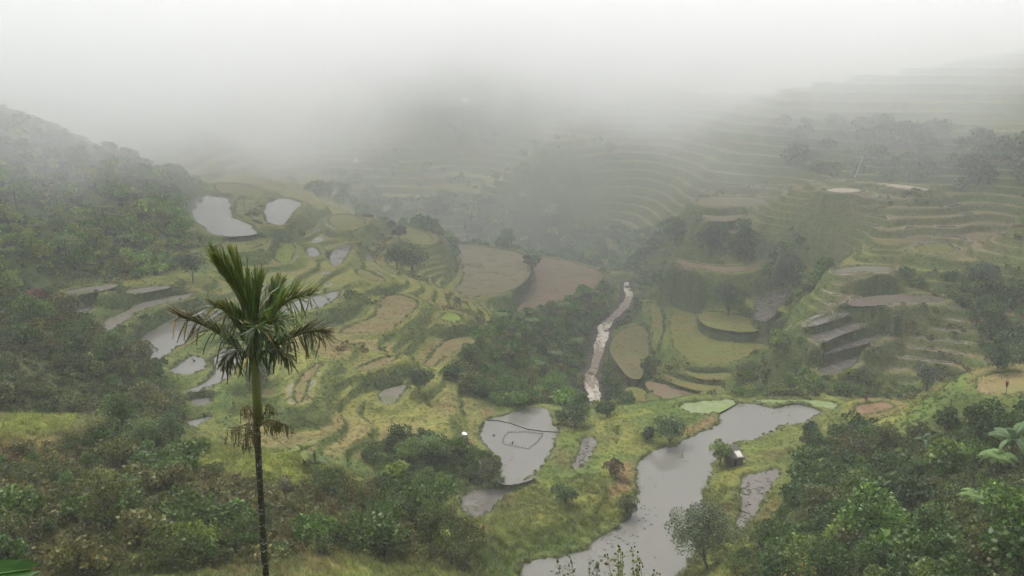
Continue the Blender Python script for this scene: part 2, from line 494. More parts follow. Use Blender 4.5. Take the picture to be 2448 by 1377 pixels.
def base_z(x, y):
    x, y = np.asarray(x, float) / S, np.asarray(y, float) / S
    sh = x.shape
    x, y = x.ravel(), y.ravel()
    out = np.empty(x.shape)
    for i in range(0, len(x), 40000):
        q = slice(i, i + 40000)
        dd = (x[q, None] - A[None, :, 0]) ** 2 + (y[q, None] - A[None, :, 1]) ** 2
        out[q] = tps_phi(dd) @ W_[:K] + W_[K] + W_[K + 1] * x[q] + W_[K + 2] * y[q]
    return out.reshape(sh)


# ------------------------------------------------------------------ terrain grid: a fan of rows, finer where the valley lies
NA = 900
TH = np.linspace(-math.radians(50), math.radians(50), NA)
RR = np.concatenate((np.linspace(2.5, 44, 70, endpoint=False), np.linspace(44, 330, 570, endpoint=False), np.linspace(330, 520, 190, endpoint=False), np.linspace(520, 1000, 45)))
NR = len(RR)
stp = 5
ca, cr = np.unique(np.r_[np.arange(0, NA, stp), NA - 1]), np.unique(np.r_[np.arange(0, NR, stp), NR - 1])
gx = RR[cr][:, None] * np.sin(TH[ca])[None]
gy = RR[cr][:, None] * np.cos(TH[ca])[None]
zc = base_z(gx, gy)
tmp = np.stack([np.interp(np.arange(NA), ca, row) for row in zc])
ZB = np.stack([np.interp(np.arange(NR), cr, tmp[:, j]) for j in range(NA)], 1)
GX = RR[:, None] * np.sin(TH)[None]
GY = RR[:, None] * np.cos(TH)[None]


def ground(u, v, Z=None):
    """where a sight line meets the land"""
    Z = ZB if Z is None else Z
    d = ray(u, v)
    th = math.atan2(d[0], d[1])
    hr = d[2] / math.hypot(d[0], d[1])
    j = int(np.clip(np.searchsorted(TH, th), 0, NA - 1))
    below = (Z[:, j] > RR * hr) & (RR > 40)
    if not below.any():
        i = NR - 1
    else:
        i = int(np.argmax(below))
    return np.array((RR[i] * math.sin(th), RR[i] * math.cos(th), Z[i, j]))


def zone(*uv):
    return np.array([ground(uv[i], uv[i + 1])[:2] for i in range(0, len(uv), 2)])


def sd_box(poly, pad):
    """grid indices near a polygon and the signed distance there"""
    x0, y0 = poly.min(0) - pad
    x1, y1 = poly.max(0) + pad
    m = (GX > x0) & (GX < x1) & (GY > y0) & (GY < y1)
    return m, sdist(GX[m], GY[m], poly)


# terraced slopes: the land steps down in benches that follow its contours
ZT = ZB.copy()
wig = (fbm(GX / 34, GY / 34, 3) - .5)
stepmask = np.zeros_like(ZB)
TERRACED = [  # outline, step height
    (zone(560,470, 760,480, 900,520, 1060,580, 1250,700, 1180,790, 1080,900, 1060,1040, 860,1060, 640,1070, 520,1060, 500,980, 560,900, 700,760, 600,640, 520,600), 1.25),
    (np.array(((20, 305), (45, 300), (55, 262), (75, 215), (70, 172), (140, 160), (230, 170), (420, 312), (100, 312))), 2.1),
    (np.array(((-75, 262), (-30, 322), (0, 318), (100, 318), (420, 318), (420, 640), (-300, 640), (-150, 400), (-110, 345))), 3.3),
    (zone(1960,640, 2140,625, 2270,720, 2345,850, 2200,890, 2080,885, 1960,862, 1930,780), 1.8),
    (zone(160,690, 420,640, 540,680, 560,800, 380,860, 240,790), 1.3),
]
for poly, st in TERRACED:
    m, d = sd_box(poly, 20)
    w = 1 - sstep(-4, 14, d)
    stepmask[m] = np.maximum(stepmask[m], w)
    zz = ZB[m] + wig[m] * 2.2
    q = zz / st
    fl = np.floor(q)
    fr = q - fl
    zz = None
    tz = (fl + .08 * fr + .92 * sstep(.70, .95, fr)) * st - wig[m] * 2.2 * .6
    ZT[m] = ZT[m] * (1 - w) + tz * w
# riser measure for the colour: steep where the bench drops
relief = (fbm(GX / 6, GY / 6, 4) - .5) * 1.3 + (fbm(GX / 1.6, GY / 1.6, 3) - .5) * .5
far_f = sstep(20, 60, RR)[:, None]
ZT += relief * far_f * (1 - .92 * stepmask)

# fields: level beds inside low grassy bunds
best = np.full(ZB.shape, 1e9)
inside = np.zeros(ZB.shape, np.int32) - 1
wsum = np.zeros(ZB.shape)
hsum = np.zeros(ZB.shape)
wmax = np.zeros(ZB.shape)
DB = 5.5
edge_n = (fbm(GX / 3.2, GY / 3.2, 4) - .5) * 1.7 + (fbm(GX / .9 + 8, GY / .9, 2) - .5) * .6
for k, f in enumerate(FIELDS):
    m, d = sd_box(f['poly'], DB + 2)
    d = d + edge_n[m] * min(1.0, .35 + np.ptp(f['poly'], axis=0).min() / 25)
    r = f['z']
    h = np.where(d < .45, r - .4 + .66 * sstep(-.35, .45, d), r + .26 - .10 * np.clip(d - 1.5, 0, 4))
    w = 1 - sstep(1.4, DB, d)
    w3 = (w ** 3 + 1e-9 * (w > 0)) * math.exp(.9 * (r + 62) * .8)
    w3 = np.where(d < .45, 60.0 * (1.5 - d).clip(0, 3) * math.exp(.9 * (r + 62) * .8), w3)
    wsum[m] += w3
    hsum[m] += w3 * h
    wmax[m] = np.maximum(wmax[m], np.where(d < 1.4, 1, w))
    ins = d < .1
    ii = inside[m]
    better = ins & (d < best[m])
    ii[better] = k
    inside[m] = ii
    best[m] = np.minimum(best[m], d)
hf = hsum / np.maximum(wsum, 1e-12)
ZT = np.where(wsum > 0, ZT * (1 - wmax) + hf * wmax, ZT)

# the stream bed
mid = (SL + SR) / 2
hw = np.linalg.norm(SL - SR, axis=1) / 2
sd_ = np.full(ZB.shape, 1e9)
sz_ = np.zeros(ZB.shape)
sw_ = np.ones(ZB.shape)
m = (GX > mid[:, 0].min() - 25) & (GX < mid[:, 0].max() + 25) & (GY > mid[:, 1].min() - 20) & (GY < mid[:, 1].max() + 20)
px, py = GX[m], GY[m]
bd, bz, bw = np.full(px.shape, 1e9), np.zeros(px.shape), np.ones(px.shape)
for i in range(len(mid) - 1):
    a, b = mid[i], mid[i + 1]
    e = b - a
    t = np.clip(((px - a[0]) * e[0] + (py - a[1]) * e[1]) / (e[0] ** 2 + e[1] ** 2), 0, 1)
    d = np.hypot(px - a[0] - t * e[0], py - a[1] - t * e[1])
    q = d < bd
    bd[q], bz[q], bw[q] = d[q], (a[2] + t * e[2])[q], (hw[i] * (1 - t) + hw[i + 1] * t)[q]
over = np.maximum(bd - bw, 0)
ZT[m] = np.where(bd < bw + 14, np.minimum(ZT[m], bz - .6 + np.maximum(bd - bw * .72, 0) * .62 + (over > 2) * (over - 2) * .3), ZT[m])
sdist_stream = np.full(ZB.shape, 1e9)
sdist_stream[m] = bd - bw


def land(x, y):
    """height of the finished land"""
    x, y = np.asarray(x, float), np.asarray(y, float)
    th = np.arctan2(x, y)
    r = np.hypot(x, y)
    fj = np.clip((th - TH[0]) / (TH[1] - TH[0]), 0, NA - 1.001)
    fi = np.clip(np.interp(r, RR, np.arange(NR)), 0, NR - 1.001)
    i, j = fi.astype(int), fj.astype(int)
    a, b = fi - i, fj - j
    return (ZT[i, j] * (1 - a) + ZT[i + 1, j] * a) * (1 - b) + (ZT[i, j + 1] * (1 - a) + ZT[i + 1, j + 1] * a) * b


def grid_at(G, x, y):
    th = np.arctan2(x, y)
    r = np.hypot(x, y)
    j = np.clip(np.rint((th - TH[0]) / (TH[1] - TH[0])).astype(int), 0, NA - 1)
    i = np.clip(np.rint(np.interp(r, RR, np.arange(NR))).astype(int), 0, NR - 1)
    return G[i, j]


# ------------------------------------------------------------------ land cover colours (what grows or lies there)
n1 = fbm(GX / 22 + 5, GY / 22, 4)[..., None]
n2 = fbm(GX / 5 + 31, GY / 5 + 7, 4)[..., None]
n3 = fbm(GX / 60 + 3, GY / 60 + 9, 3)[..., None]
C = lambda *c: np.array(c, float)
G_OLIVE, G_GREEN, G_DARK, G_YEL, G_BROWN = C(.105, .115, .034), C(.070, .105, .030), C(.036, .060, .020), C(.155, .150, .045), C(.120, .088, .050)
cov = G_OLIVE + (G_GREEN - G_OLIVE) * sstep(.35, .65, n1)
cov = cov + (G_YEL - cov) * (sstep(.55, .78, n2) * .55)
cov = cov + (G_BROWN - cov) * (sstep(.60, .80, fbm(GX / 9 + 77, GY / 9, 4)[..., None]) * .6)
ZONES = {}


def paint(poly, colour, soft=3.0, amount=1.0, rag=3.0):
    m_, d_ = sd_box(poly, soft + rag)
    d_ = d_ + (n2[m_][:, 0] - .5) * 2 * rag
    w_ = ((1 - sstep(-soft, soft, d_)) * amount)[:, None]
    cov[m_] = cov[m_] * (1 - w_) + colour * w_


ZONES['left_hill'] = zone(-250,320, 0,292, 130,328, 250,362, 400,410, 480,440, 430,470, 430,540, 470,590, 420,640, 300,672, 150,690, 0,690, -250,690)
ZONES['left_mid'] = zone(-200,720, 0,705, 120,720, 230,800, 320,845, 390,900, 440,960, 435,1050, 380,1075, 300,1030, 210,1000, 0,990, -200,990)
ZONES['near_left'] = zone(-120,1060, 0,1075, 210,1050, 380,1090, 480,1120, 560,1150, 700,1170, 820,1150, 950,1180, 1060,1240, 1130,1310, 1140,1377, 500,1377, 0,1377, -120,1377)
ZONES['centre'] = zone(850,1066, 960,1050, 1010,1045, 1090,1080, 1180,1085, 1200,1150, 1110,1168, 1000,1185, 920,1150)
ZONES['gully_left'] = zone(1180,760, 1260,745, 1340,735, 1430,705, 1470,690, 1440,750, 1410,800, 1400,860, 1385,920, 1390,975, 1320,970, 1200,985, 1150,960, 1080,930, 1090,870, 1170,810)
ZONES['gully_right'] = zone(1475,760, 1505,690, 1540,700, 1540,745, 1470,790, 1450,830, 1465,880, 1500,930, 1505,965, 1450,965, 1440,880)
ZONES['right_mid'] = zone(1765,895, 1850,842, 1930,875, 1945,912, 2040,912, 2130,905, 2250,905, 2200,930, 2050,950, 1900,952, 1765,952)
ZONES['right_near'] = zone(1930,1060, 2050,1042, 2150,1040, 2230,1000, 2330,1008, 2448,1030, 2600,1030, 2600,1377, 1740,1377, 1810,1305, 1868,1220, 1908,1130)
ZONES['gorge'] = zone(720,452, 900,462, 1100,470, 1300,500, 1480,540, 1600,540, 1590,640, 1530,690, 1440,645, 1250,595, 1060,570, 930,530, 860,500)
ZONES['right_wood_a'] = zone(1600,560, 1700,565, 1800,560, 1900,540, 1990,560, 1980,600, 1880,600, 1780,630, 1690,625, 1600,605)
ZONES['right_wood_b'] = zone(2130,655, 2250,640, 2448,640, 2560,700, 2560,860, 2380,870, 2330,800, 2290,730, 2180,690)
ZONES['right_wood_c'] = zone(1850,640, 1960,620, 1990,650, 1930,700, 1870,690, 1820,680)
ZONES['far_wood'] = zone(1830,300, 2100,300, 2448,340, 2600,400, 2448,445, 2200,435, 2000,430, 1900,400)
ZONES['far_wood_b'] = zone(860,180, 1150,130, 1300,230, 1500,250, 1500,325, 1200,320, 950,300)
ZONES['far_wood_c'] = zone(950,350, 1250,360, 1500,370, 1550,450, 1350,480, 1100,450, 800,430, 700,400)
for zn, cc in (('left_hill', C(.060, .085, .032)), ('left_mid', C(.050, .062, .022)), ('near_left', C(.080, .074, .028)), ('centre', C(.05, .07, .022)), ('gully_left', C(.055, .085, .028)),
               ('gully_right', C(.05, .075, .026)), ('right_mid', C(.06, .08, .028)), ('right_near', C(.046, .062, .022)), ('gorge', C(.06, .092, .036)), ('right_wood_a', C(.042, .062, .028)),
               ('right_wood_b', C(.045, .065, .03)), ('right_wood_c', C(.045, .065, .03)), ('far_wood', C(.05, .066, .034)), ('far_wood_b', C(.045, .065, .032)), ('far_wood_c', C(.055, .085, .035))):
    paint(ZONES[zn], cc, 3, .35 if zn in ('far_wood_b', 'far_wood_c') else .9, 4)
paint(zone(-80,1018, 0,1006, 80,1000, 195,1006, 215,1022, 120,1040, 0,1046, -80,1046), C(.150, .165, .040), 1.5, .95, 1.2)
paint(zone(390,1094, 480,1084, 600,1087, 700,1090, 748,1108, 730,1165, 640,1160, 560,1125, 440,1112), C(.140, .155, .036), 1.5, .95, 1.2)
paint(zone(-60,1050, 150,1045, 190,1080, 100,1130, -60,1130), C(.130, .105, .045), 3, .7, 2)
# bare and reddish banks
SOIL = C(.165, .105, .065)
for poly, amt in ((zone(865,1054, 968,1030, 1044,1002, 1062,1018, 1006,1036, 930,1056), .9), (zone(1095,1060, 1098,1030, 1120,1025, 1140,1050, 1120,1075, 1085,1085), .9), (zone(1640,1025, 1700,1003, 1722,1010, 1690,1028, 1650,1042), .9),
                  (zone(1480,1100, 1508,1098, 1518,1130, 1510,1170, 1460,1185, 1440,1170, 1475,1140), .85), (zone(2050,960, 2140,955, 2170,970, 2100,995, 2040,990), .6), (zone(1150,1000, 1165,975, 1180,990, 1165,1020), .8),
                  (zone(2300,905, 2400,888, 2500,880, 2500,895, 2400,900, 2340,930, 2310,950), .6), (zone(1630,800, 1640,720, 1650,700), .0)):
    paint(poly, SOIL, .8, amt, 1.0)
# olive-yellow spur
paint(zone(640,500, 860,500, 1050,580, 1130,700, 1180,790, 1050,900, 1000,1000, 800,1030, 640,1060, 680,900, 760,760, 700,640), C(.118, .122, .036), 8, .5, 8)
# bench lips: pale grass on the treads, darker growth on the drops
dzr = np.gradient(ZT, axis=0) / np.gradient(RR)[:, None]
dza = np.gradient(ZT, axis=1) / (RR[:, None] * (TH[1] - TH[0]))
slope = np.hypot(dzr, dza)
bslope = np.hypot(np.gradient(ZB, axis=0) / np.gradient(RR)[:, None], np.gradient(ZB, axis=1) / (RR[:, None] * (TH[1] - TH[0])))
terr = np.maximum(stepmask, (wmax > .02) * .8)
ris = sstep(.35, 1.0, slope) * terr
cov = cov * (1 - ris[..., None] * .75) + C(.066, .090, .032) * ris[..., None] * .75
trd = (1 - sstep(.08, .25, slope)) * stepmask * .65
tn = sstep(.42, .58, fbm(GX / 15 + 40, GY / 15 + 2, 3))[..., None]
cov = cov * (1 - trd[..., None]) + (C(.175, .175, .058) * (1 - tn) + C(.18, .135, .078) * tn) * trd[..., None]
# ploughed brown slopes
for poly, cc, amt in ((zone(2100,560, 2448,500, 2448,620, 2250,630, 2000,610, 1950,560), C(.150, .120, .095), .65), (zone(2000,640, 2140,630, 2280,740, 2340,850, 2200,890, 2080,880, 1960,860, 1930,780), C(.125, .098, .074), .85),
                      (zone(1660,440, 1950,400, 2100,470, 2080,540, 1850,510, 1640,520), C(.150, .125, .090), .55), (zone(2000,470, 2448,460, 2448,540, 2060,540), C(.155, .120, .095), .65), (zone(560,250, 900,240, 900,330, 560,330), C(.17, .12, .09), .6)):
    keep_ = cov.copy()
    paint(poly, cc, 6, amt, 6)
    cov = cov * (1 - .6 * ris[..., None]) + keep_ * .6 * ris[..., None]
cov *= (.86 + .36 * n2) * 1.16 * C(1.0, 1.0, .74)
# bunds: short grass
bund = ((best > .1) & (best < 1.1))
cov[bund] = cov[bund] * .35 + C(.115, .125, .040) * .65
# bed of fields
ib = (inside >= 0) & (best < -.25)
cov[ib] = C(.11, .09, .06)
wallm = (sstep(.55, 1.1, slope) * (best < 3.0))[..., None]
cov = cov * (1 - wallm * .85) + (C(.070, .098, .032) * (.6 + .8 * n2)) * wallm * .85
bed = sdist_stream < 1.0
cov[bed] = C(.10, .085, .065)

# flooded benches of the ploughed slope
wet = np.zeros(ZB.shape)
for wz, thr in ((zone(1880,760, 1990,690, 2120,690, 2290,730, 2350,860, 2180,885, 1960,880, 1900,830), .40), (zone(1960,640, 2150,610, 2300,640, 2290,720, 2100,700, 1950,720), .52), (zone(620,480, 800,500, 1000,600, 1120,720, 1000,900, 700,1000, 640,760), .71), (zone(1640,440, 1900,440, 2448,480, 2448,620, 2000,600, 1650,560), .57)):
    m_, d_ = sd_box(wz, 3)
    wet[m_] = np.maximum(wet[m_], (1 - sstep(-3, 2, d_)) * (1 - sstep(.10, .22, slope[m_])) * sstep(thr, thr + .05, fbm(GX[m_] / 12 + 61, GY[m_] / 12, 3)) * (stepmask[m_] > .5))
cov = cov * (1 - wet[..., None] * .9) + C(.115, .104, .086) * wet[..., None] * .9

# ------------------------------------------------------------------ materials of the land
m_land, ns, ls = new_mat('land')
at_ = node(ns, 'ShaderNodeAttribute', attribute_name='cover')
fine = noise_tex(ns, ls, 1.6, 6, .7)
grain = noise_tex(ns, ls, .45, 5, .65)
c_ = mixc(ns, ls, at_.outputs[0], ramp(ns, ls, fine, [(.25, .45), (.5, .95), (.78, 1.55)]), 1.0, 'MULTIPLY')
c_ = mixc(ns, ls, c_, ramp(ns, ls, grain, [(.3, (.78, .8, .75)), (.7, (1.2, 1.16, 1.15))]), 1.0, 'MULTIPLY')
p_, o_ = principled(ns, ls, c_, .9, .15, fine, 1.0, .35)
wa = node(ns, 'ShaderNodeAttribute', attribute_name='wet')          # standing water on the flooded benches
for sock, lo, hi in ((p_.inputs['Roughness'], .9, .10), (p_.inputs['Specular IOR Level'], .15, .5), (p_.inputs['Normal'].links[0].from_node.inputs['Strength'], 1.0, .03)):
    mr = ns.new('ShaderNodeMapRange')
    ls.new(wa.outputs['Fac'], mr.inputs[0])
    mr.inputs[3].default_value = lo
    mr.inputs[4].default_value = hi
    ls.new(mr.outputs[0], sock)

vid = np.arange(NR * NA).reshape(NR, NA)
quads = np.stack((vid[:-1, :-1], vid[:-1, 1:], vid[1:, 1:], vid[1:, :-1]), -1).reshape(-1, 4)[:, ::-1]
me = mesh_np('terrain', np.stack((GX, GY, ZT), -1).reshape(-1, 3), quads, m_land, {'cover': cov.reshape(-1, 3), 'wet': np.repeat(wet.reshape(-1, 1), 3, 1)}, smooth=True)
terrain = tag(link('terrain', me), 'terraced green valley side falling from the viewpoint and rising into cloud', kind='structure')


def water_mat(name, mud, rough, spec=.5, patch=None):
    m, ns, ls = new_mat(name)
    n = noise_tex(ns, ls, .35, 4, .6)
    col = mixc(ns, ls, tuple(c * .96 for c in mud), tuple(min(1, c * 1.04) for c in mud), n)
    rip = noise_tex(ns, ls, 5.0, 3, .5)
    p, o = principled(ns, ls, col, rough, spec, rip, .06, .03)
    p.inputs['IOR'].default_value = 1.33
    if patch:                                  # mats of weed or mud bars standing in the water
        f = ramp(ns, ls, noise_tex(ns, ls, patch[1], 5, .65), [(patch[2], 0.0), (patch[2] + .08, 1.0)])
        c2 = mixc(ns, ls, col, patch[0], f)
        ls.new(c2, p.inputs['Base Color'])
        rr = ns.new('ShaderNodeMapRange')
        ls.new(f, rr.inputs[0])
        rr.inputs[3].default_value = rough
        rr.inputs[4].default_value = .8
        ls.new(rr.outputs[0], p.inputs['Roughness'])
    return m


def field_mat(name, a, b, c=None, scale=.5):
    m, ns, ls = new_mat(name)
    n = noise_tex(ns, ls, scale, 5, .65)
    f = noise_tex(ns, ls, 3.5, 4, .7)
    col = mixc(ns, ls, a, b, ramp(ns, ls, n, [(.35, 0.0), (.65, 1.0)]))
    if c:
        col = mixc(ns, ls, col, c, ramp(ns, ls, noise_tex(ns, ls, .16, 3, .5), [(.48, 0.0), (.62, .8)]))
    col = mixc(ns, ls, col, ramp(ns, ls, f, [(.3, .65), (.7, 1.3)]), 1.0, 'MULTIPLY')
    principled(ns, ls, col, .9, .15, f, .7, .12)
    return m


FM = {
    'water': water_mat('pond_water', (.132, .127, .110), .05),
    'mudwater': water_mat('muddy_water', (.105, .095, .080), .10, .5, ((.11, .088, .062), .55, .55)),
    'algae': water_mat('weedy_water', (.17, .19, .11), .2, .5, ((.14, .18, .06), .4, .42)),
    'mud': field_mat('wet_mud', (.13, .118, .088), (.17, .155, .12), (.10, .11, .05)),
    'lime': field_mat('green_stubble', (.150, .150, .032), (.118, .132, .034), (.165, .130, .050)),
    'limebright': field_mat('young_rice', (.165, .200, .030), (.130, .175, .032)),
    'olive': field_mat('olive_stubble', (.128, .120, .045), (.150, .118, .060), (.105, .122, .032)),
    'tan': field_mat('dry_stubble', (.185, .140, .062), (.150, .122, .048), (.13, .13, .04)),
    'brown': field_mat('brown_earth', (.185, .125, .078), (.155, .115, .068), (.14, .125, .06)),
    'brownpale': field_mat('pale_earth', (.170, .142, .080), (.150, .138, .066), (.165, .128, .08)),
    'plough': field_mat('ploughed_earth', (.100, .076, .060), (.130, .104, .086), (.09, .08, .05)),
    'pale': field_mat('sandy_earth', (.42, .34, .25), (.34, .29, .21)),
    'soil': field_mat('red_soil', (.19, .115, .065), (.15, .10, .055)),
}


def sheet(name, poly, z, mat, nseg=0):
    """a level sheet filling an outline, meshed finely enough to lie flat under its bund"""
    from mathutils.geometry import tessellate_polygon
    c = poly.mean(0)
    vs_ = [(x - c[0], y - c[1], 0) for x, y in poly]
    tris = tessellate_polygon([[Vector(p) for p in vs_]])
    me_ = bpy.data.meshes.new(name)
    fs_ = []
    for t in tris:
        a, b, d = (Vector(vs_[i]) for i in t)
        fs_.append(tuple(t) if (b - a).cross(d - a).z > 0 else tuple(reversed(t)))
    me_.from_pydata(vs_, [], fs_)
    me_.materials.append(mat)
    me_.update()
    return link(name, me_, loc=(c[0], c[1], z))


def grow(poly, d):
    """push an outline outwards by d"""
    P = np.asarray(poly)
    t = np.roll(P, -1, 0) - np.roll(P, 1, 0)
    t /= np.linalg.norm(t, axis=1)[:, None] + 1e-9
    nrm = np.stack((t[:, 1], -t[:, 0]), 1)
    area = .5 * np.sum(P[:, 0] * np.roll(P[:, 1], -1) - np.roll(P[:, 0], -1) * P[:, 1])
    return P + nrm * d * (1 if area > 0 else -1)


for k, f in enumerate(FIELDS):
    nm = {'water': 'pond', 'mudwater': 'flooded_paddy', 'algae': 'flooded_paddy'}.get(f['kind'], 'rice_field')
    o = sheet(nm, grow(f['poly'], .7), f['z'] - .002 * (k % 7), FM[f['kind']])
    tag(o, f['label'], kind='structure')

# ------------------------------------------------------------------ stream: white water over a stepped bed
NSX, NSL = 18, 320
tt = np.linspace(0, len(STREAM) - 1.001, NSL)
i0 = tt.astype(int)
fr = (tt - i0)[:, None]
fr = fr
Ls = SL[i0] * (1 - fr) + SL[i0 + 1] * fr
Rs = SR[i0] * (1 - fr) + SR[i0 + 1] * fr
wob = (fbm(tt * 2.1, tt * 0 + 3, 3) - .5)[:, None] * .55
wob2 = (fbm(tt * 2.4 + 50, tt * 0 + 8, 3) - .5)[:, None] * .55
Ls, Rs = Ls + (Ls - Rs) * wob, Rs + (Rs - Ls) * wob2
w_ = np.linspace(.10, .90, NSX)[None, :, None]
P = Ls[:, None] * (1 - w_) + Rs[:, None] * w_
foam_l = np.interp(tt, [0, .6, 1.5, 2.4, 3.2, 4.2, 5.0, 6.0, 6.6, 7.5, 8.4, 9.0, 9.7, 11, 12], [.6, .95, .8, .35, .25, .4, 1, 1, .5, .25, .25, .3, .8, 1, 1])[:, None]
fn = fbm(P[..., 0] * 1.7, P[..., 1] * .9, 4)
fn2 = fbm(P[..., 0] * 2.3 + 9, P[..., 1] * 1.4, 3)
foam = sstep(.56, .30, (1 - foam_l) * .55 + (1 - fn) * .75 - .10)
P[..., 2] += (fn2 - .5) * (.25 + .7 * foam_l) + np.sin(np.pi * np.clip(w_[..., 0], 0, 1)) * .12
scol = C(.235, .175, .115) * (1 - foam[..., None]) + C(.62, .55, .45) * foam[..., None]
sid = np.arange(NSL * NSX).reshape(NSL, NSX)
sq = np.stack((sid[:-1, :-1], sid[:-1, 1:], sid[1:, 1:], sid[1:, :-1]), -1).reshape(-1, 4)
m_st, ns, ls = new_mat('white_water')
a = node(ns, 'ShaderNodeAttribute', attribute_name='foam')
n = noise_tex(ns, ls, 2.2, 5, .7)
c_ = mixc(ns, ls, a.outputs[0], ramp(ns, ls, n, [(.3, .62), (.7, 1.3)]), 1.0, 'MULTIPLY')
principled(ns, ls, c_, .35, .4, n, .8, .2)
st = link('stream', mesh_np('stream', P.reshape(-1, 3), sq, m_st, {'foam': scol.reshape(-1, 3)}, smooth=True))
tag(st, 'silty foaming stream tumbling down the gully', kind='structure')

# ------------------------------------------------------------------ plant materials
def leaf_material(name, rough=.5, spec=.35, trans=.3):
    """leaf colour = the plant's own colour times small differences from leaf to leaf"""
    m, ns, ls = new_mat(name)
    ci = node(ns, 'ShaderNodeAttribute', attribute_name='col', attribute_type='INSTANCER')
    ct = node(ns, 'ShaderNodeAttribute', attribute_name='tint')
    col = mixc(ns, ls, ci.outputs[0], ct.outputs[0], 1.0, 'MULTIPLY')
    out = ns.new('ShaderNodeOutputMaterial')
    p = ns.new('ShaderNodeBsdfPrincipled')
    ls.new(col, p.inputs['Base Color'])
    p.inputs['Roughness'].default_value = rough
    p.inputs['Specular IOR Level'].default_value = spec
    t = ns.new('ShaderNodeBsdfTranslucent')
    ls.new(col, t.inputs[0])
    mx = ns.new('ShaderNodeMixShader')
    mx.inputs[0].default_value = trans
    ls.new(p.outputs[0], mx.inputs[1])
    ls.new(t.outputs[0], mx.inputs[2])
    ls.new(mx.outputs[0], out.inputs[0])
    return m


M_LEAF = leaf_material('leaf')
M_BARK = simple_mat('bark', (.050, .040, .030), (.10, .085, .066), 6, .9, .2, .6, .04)
M_STEM = simple_mat('green_stem', (.07, .08, .03), (.11, .10, .05), 8, .7, .3)


def unit(v):
    return v / (np.linalg.norm(v, axis=-1, keepdims=True) + 1e-9)


def rsph(rng, n):
    return unit(rng.normal(size=(n, 3)))


def leaf_quads(rng, pos, d, L, wid, fold=.18):
    """one folded lozenge per leaf"""
    n = len(pos)
    L = np.broadcast_to(np.asarray(L, float), (n,))[:, None]
    side = unit(np.cross(d, rsph(rng, n)))
    up = np.cross(side, d)
    w = L * wid
    v0, v2 = pos, pos + d * L
    mid_ = pos + d * L * .45 + up * L * fold
    V = np.stack((v0, mid_ + side * w, v2, mid_ - side * w), 1).reshape(-1, 3)
    Fc = np.arange(n * 4).reshape(n, 4)
    return V, Fc


def leaf_tints(rng, n, spread=.35, warm=.12, k=4):
    b = np.exp(rng.normal(0, spread, n))
    w = rng.normal(0, warm, n)
    t = np.stack((b * (1 + w), b, b * (1 - .5 * np.abs(w))), 1)
    return np.repeat(t, k, 0)


def tubes(specs, n=5):
    b = MB()
    for pts_, r_ in specs:
        b.tube(pts_, r_, n, cap=False)
    return np.array(b.v), np.array(b.f)


def join(parts):
    """[(verts, quads, tint or None, material index)] -> arrays"""
    V, Fa, T, Mi, o = [], [], [], [], 0
    for v, f, t, mi in parts:
        V.append(v)
        Fa.append(np.asarray(f) + o)
        T.append(np.ones((len(v), 3)) if t is None else t)
        Mi.append(np.full(len(f), mi))
        o += len(v)
    return np.concatenate(V), np.concatenate(Fa), np.concatenate(T), np.concatenate(Mi)


def crown_cloud(rng, R, H, z0, nclump, nleaf, L, wid=.42, droop=.25, flat=.8, hollow=.55, spread=.35):
    """leaves gathered in uneven clumps through a crown"""
    cc = rsph(rng, nclump) * (rng.random((nclump, 1)) ** .45) * np.array((R, R, H * .5)) * .72
    cc[:, 2] += z0 + H * .5
    cr_ = rng.uniform(.24, .46, nclump) * R
    pw = cr_ ** 2
    ci = rng.choice(nclump, nleaf, p=pw / pw.sum())
    d0 = rsph(rng, nleaf)
    d0[:, 2] = np.where(d0[:, 2] < -.35, -d0[:, 2] * .6, d0[:, 2])
    d0 = unit(d0)
    rad = cr_[ci][:, None] * (hollow + (1.08 - hollow) * rng.random((nleaf, 1)) ** .6)
    pos = cc[ci] + d0 * rad * np.array((1, 1, flat))
    pos[:, 2] = np.maximum(pos[:, 2], .02)
    dr = unit(d0 * .8 + rsph(rng, nleaf) * .8 + np.array((0, 0, -droop)))
    LL = L * rng.uniform(.65, 1.35, nleaf)
    V, Fc = leaf_quads(rng, pos, dr, LL, wid)
    ct = np.exp(rng.normal(0, .22, nclump))[ci]
    T = leaf_tints(rng, nleaf, spread) * np.repeat(ct, 4)[:, None]
    return V, Fc, T, cc


def bush_mesh(seed, R=1.6, H=2.4, nclump=13, nleaf=1500, L=.17, wid=.42, droop=.25, nstem=6, spread=.26):
    rng = np.random.default_rng(seed)
    V, Fc, T, cc = crown_cloud(rng, R, H, 0.0, nclump, nleaf, L, wid, droop, spread=spread)
    sp = []
    for c in cc[:nstem]:
        b = np.array((rng.normal() * .12, rng.normal() * .12, -.15))
        sp.append(([b, (b + c) / 2 + rng.normal(size=3) * .08, c], (.05, .035, .012)))
    tv, tf = tubes(sp, 4)
    v, f, t, mi = join([(V, Fc, T, 0), (tv, tf, None, 1)])
    return mesh_np('shrub', v, f, None, {'tint': t}, facemats=mi, mats=[M_LEAF, M_BARK])


